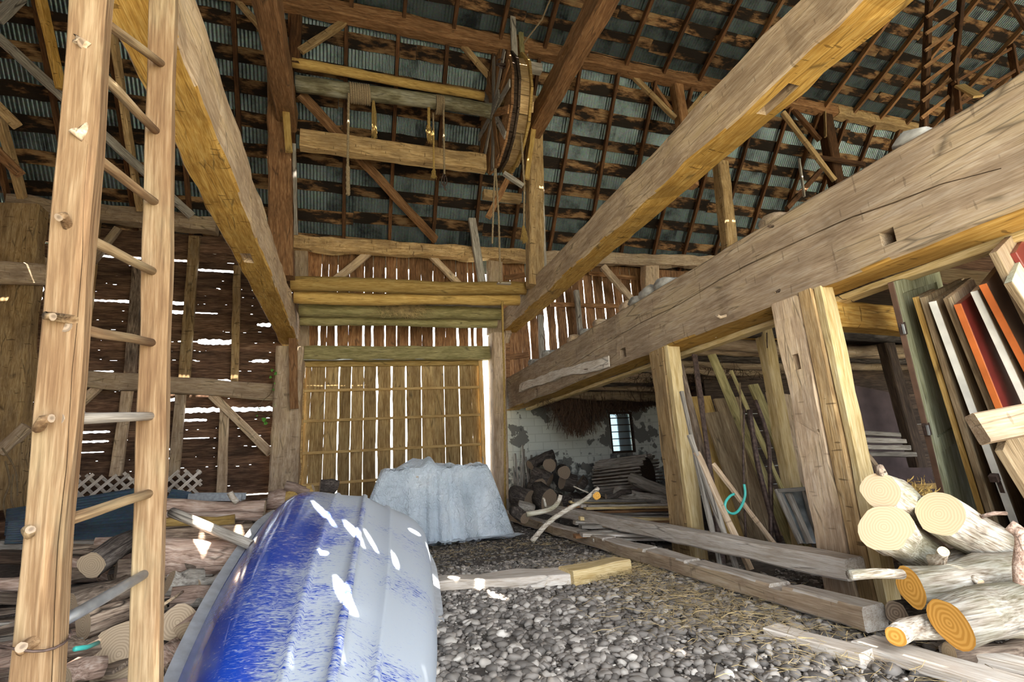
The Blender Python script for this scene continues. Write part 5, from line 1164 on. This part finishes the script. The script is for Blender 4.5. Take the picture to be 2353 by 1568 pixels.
# roll of split poles: many slats round a drum
A, B_ = PY(1385, 1100, 11.2), PY(1498, 1088, 10.0); ro = empty('roll_of_poles', A, 'big grey roll of split slats lying beneath the stable window', 'roll')
d = (B_-A).normalized(); u = V((0, 0, 1)); y__ = u.cross(d).normalized(); z__ = d.cross(y__)
for i in range(34):
    a = 2*math.pi*i/34; o_ = y__*math.cos(a)*.40+z__*math.sin(a)*.40; timber('slat', A+o_, B_+o_+d*random.uniform(-.05, .05), .03, .06, 'grey', parent=ro, up=(o_), seg=3)
log('core', A, B_-d*.1, .37, .37, 'dark', parent=ro, endmat='dark', wob=.1)
for (a, b, y, y2, r, m, l) in (((1450, 1098), (1560, 1140), 9.4, 8.6, .12, 'grey', 'upper pale round pole beside the narrower post'), ((1412, 1132), (1560, 1164), 9.2, 8.4, .13, 'grey', 'lower pale round pole beside the narrower post'), ((1392, 1142), (1450, 1130), 8.7, 8.7, .05, 'barkdark', 'short dark forked branch before the pale poles')): log('round_pole', PY(*a, y), PY(*b, y2), r, r, m, l, 'pole', None, 'endgrey')
for i in range(20):
    f = i/19; px = 1300+random.uniform(0, 60)+20*f; py = 1150+88*f+random.uniform(-5, 5); y = 8.9-2.4*f
    mats = ['lumber', 'grey', 'red', 'pale', 'grey']; timber('stacked_plank', PY(px, py, y), PY(1565+random.uniform(-10, 30), py+random.uniform(-12, 14), y-.3), random.uniform(.1, .2), random.uniform(.03, .06), mats[i % 5], 'plank in the loose stack on the floor between stable and narrower post', 'plank', 'planks stacked left of the narrower post')
for (pts, r, l) in (([(1222, 1245), (1262, 1200), (1310, 1168), (1345, 1148), (1375, 1122)], .035, 'long crooked lichen-grey branch lying over the timbers'), ([(1210, 1183), (1262, 1172), (1282, 1155), (1288, 1138)], .035, 'shorter branch with a pale cut end left of the long one'), ([(1254, 1165), (1250, 1148), (1246, 1146)], .02, 'twig rising from the shorter branch'), ([(1318, 1118), (1340, 1128), (1352, 1132)], .01, 'thin twig sticking up behind the long branch')):
    tube('fallen_branch', [PY(*p, 6.6) for p in pts], r, 'barkpale', l, 'branch', res=4, n=9, taper=.8)
q = PY(1372, 1140, 6.5); log('sawn_stub', q+V((0, .15, 0)), q, .055, .055, 'barkpale', 'sawn stub with an orange end on the long branch', 'log', endmat='endorange')
for i in range(9):
    x = 3.95+random.uniform(-.3, .35); timber('leaning_stick', (x-.1, 11.9, .05), (x+random.uniform(-.1, .1), 12.2, random.uniform(1.0, 1.9)), .03, .05, 'grey', 'thin stick leaning at the foot of the right door post', 'stick', 'sticks by the right door post', up=(1, 0, 0))
# ================================================================== HAY, STRAW, GRAVEL (beyond counting)
def strands(name, gen, n, mat, label, cat, wd=.004):
    vs, fs = [], []
    for i in range(n):
        pts = gen(i); b = len(vs); o1 = V((random.gauss(0, 1), random.gauss(0, 1), random.gauss(0, .4))).normalized()*wd
        for p in pts: vs += [p-o1, p+o1]
        for k in range(len(pts)-1): a = b+2*k; fs.append((a, a+1, a+3, a+2))
    return mesh_obj(name, vs, fs, mat, None, label=label, cat=cat, kind='stuff')
def gstraw(cx, cy, sx, sy, z0=.03, up=.03, ln=.16):
    def g(i):
        p = V((random.gauss(cx, sx), random.gauss(cy, sy), z0+random.random()*up)); a = random.random()*math.pi; d = V((math.cos(a), math.sin(a), random.uniform(-.15, .15)))*random.uniform(.4, 1)*ln
        return [p, p+d*.5+V((0, 0, random.uniform(-.01, .015))), p+d]
    return g
strands('straw', gstraw(2.7, 3.6, .35, .8, .035), 2600, 'hay', 'loose straw on the gravel along the notched timber', 'straw', .0018)
strands('straw', gstraw(2.75, 5.2, .25, .35, .035), 1200, 'hay', 'straw tuft on the gravel by the right end of the sill', 'straw', .002)
strands('straw', gstraw(1.8, 7.2, 1.2, .5, .03), 900, 'hay', 'sparse straw on the earth behind the sill', 'straw', .002)
def hang(cx, cy, sx, sy, zt, ln):
    def g(i):
        x = random.gauss(cx, sx); p = V((x, random.gauss(cy, sy), zt)); k = ln*random.uniform(.35, 1)*math.exp(-((x-cx)/(sx*2))**2)
        return [p, p+V((random.gauss(0, .03), random.gauss(0, .03), -k*.5)), p+V((random.gauss(0, .1), random.gauss(0, .06), -k))]
    return g
c = PY(1325, 905, 10.5); strands('hanging_hay', hang(c.x, 10.5, .33, .3, 2.6, .95), 2200, 'roots', 'dark matted hay hanging from the poles before the masonry wall', 'hay', .005)
c = PY(1450, 905, 10.3); strands('hanging_hay', hang(c.x, 10.6, .6, .4, 2.6, .45), 1800, 'roots', 'thinner fringe of dark hay above the stable window', 'hay', .005)
c = PY(1620, 860, 7.5); strands('hanging_hay', hang(c.x, 7.5, .9, .5, 2.6, .3), 1500, 'roots', 'fringe of hay under the poles behind the leaning boards', 'hay', .004)
c = PY(915, 705, 11.0); strands('pole_hay', lambda i: [V((random.gauss(c.x, .28), 10.85+random.uniform(-.1, .2), c.z+.1)), V((random.gauss(c.x, .35), 10.83, c.z+random.uniform(-.05, .12))), V((random.gauss(c.x+.1, .3), 10.82, c.z-random.uniform(.0, .35)))], 420, 'hay', 'tuft of hay draped over the third pole', 'hay', .004)
# pebbles
def ico(sub):
    bm = bmesh.new(); bmesh.ops.create_icosphere(bm, subdivisions=sub, radius=1); v = np.array([p.co[:] for p in bm.verts]); f = np.array([[q.index for q in p.verts] for p in bm.faces]); bm.free(); return v, f
rng = np.random.default_rng(4)
def pebbles(n, sub, xr, yr, smin, smax, label, tonek=1.0):
    v, f = ico(sub); nv = len(v)
    x = rng.uniform(*xr, n); y = rng.uniform(*yr, n); s = smin+(smax-smin)*rng.random(n)**3
    ax = np.stack([s*rng.uniform(.8, 1.5, n), s*rng.uniform(.7, 1.2, n), s*rng.uniform(.4, .75, n)], 1)
    an = rng.uniform(0, 6.28, n); ti = rng.normal(0, .35, n)
    P = v[None]*ax[:, None]*(1+.12*rng.normal(size=(n, nv, 1)))
    ct, st = np.cos(ti)[:, None], np.sin(ti)[:, None]; Y_, Z_ = P[..., 1]*ct-P[..., 2]*st, P[..., 1]*st+P[..., 2]*ct
    ca, sa = np.cos(an)[:, None], np.sin(an)[:, None]; X2, Y2 = P[..., 0]*ca-Y_*sa, P[..., 0]*sa+Y_*ca
    z = np.array([heightf(a, b) for a, b in zip(x, y)])+s*rng.uniform(.0, .5, n)
    Q = np.stack([X2+x[:, None], Y2+y[:, None], Z_+z[:, None]], 2).reshape(-1, 3)
    Fc = (f[None]+(np.arange(n)*nv)[:, None, None]).reshape(-1, 3)
    me = bpy.data.meshes.new('gravel'); me.vertices.add(len(Q)); me.vertices.foreach_set('co', Q.ravel().astype('f4')); me.loops.add(len(Fc)*3); me.loops.foreach_set('vertex_index', Fc.ravel().astype('i4'))
    me.polygons.add(len(Fc)); me.polygons.foreach_set('loop_start', np.arange(0, len(Fc)*3, 3, dtype='i4')); me.update(); me.validate()
    tn = np.repeat((rng.random(n)**1.3*tonek).astype('f4'), nv); a = me.attributes.new('tone', 'FLOAT', 'POINT'); a.data.foreach_set('value', tn)
    o = finish('gravel', me, 'peb', Matrix.Identity(4), None, sub > 1); tag(o, label, 'gravel', kind='stuff')
pebbles(13000, 2, (-1.2, 3.5), (2.2, 4.6), .010, .042, 'rounded grey gravel between boat and notched timber in the foreground')
pebbles(12000, 1, (-1.2, 3.9), (4.6, 6.4), .010, .036, 'dark gravel before the timber sill')
pebbles(7000, 1, (-.6, 4.2), (6.4, 11.5), .008, .03, 'fine dark earth clods behind the timber sill', .55)
pebbles(2500, 1, (3.5, 5.5), (1.6, 4.4), .008, .03, 'gravel around the foot of the big post and the logs')
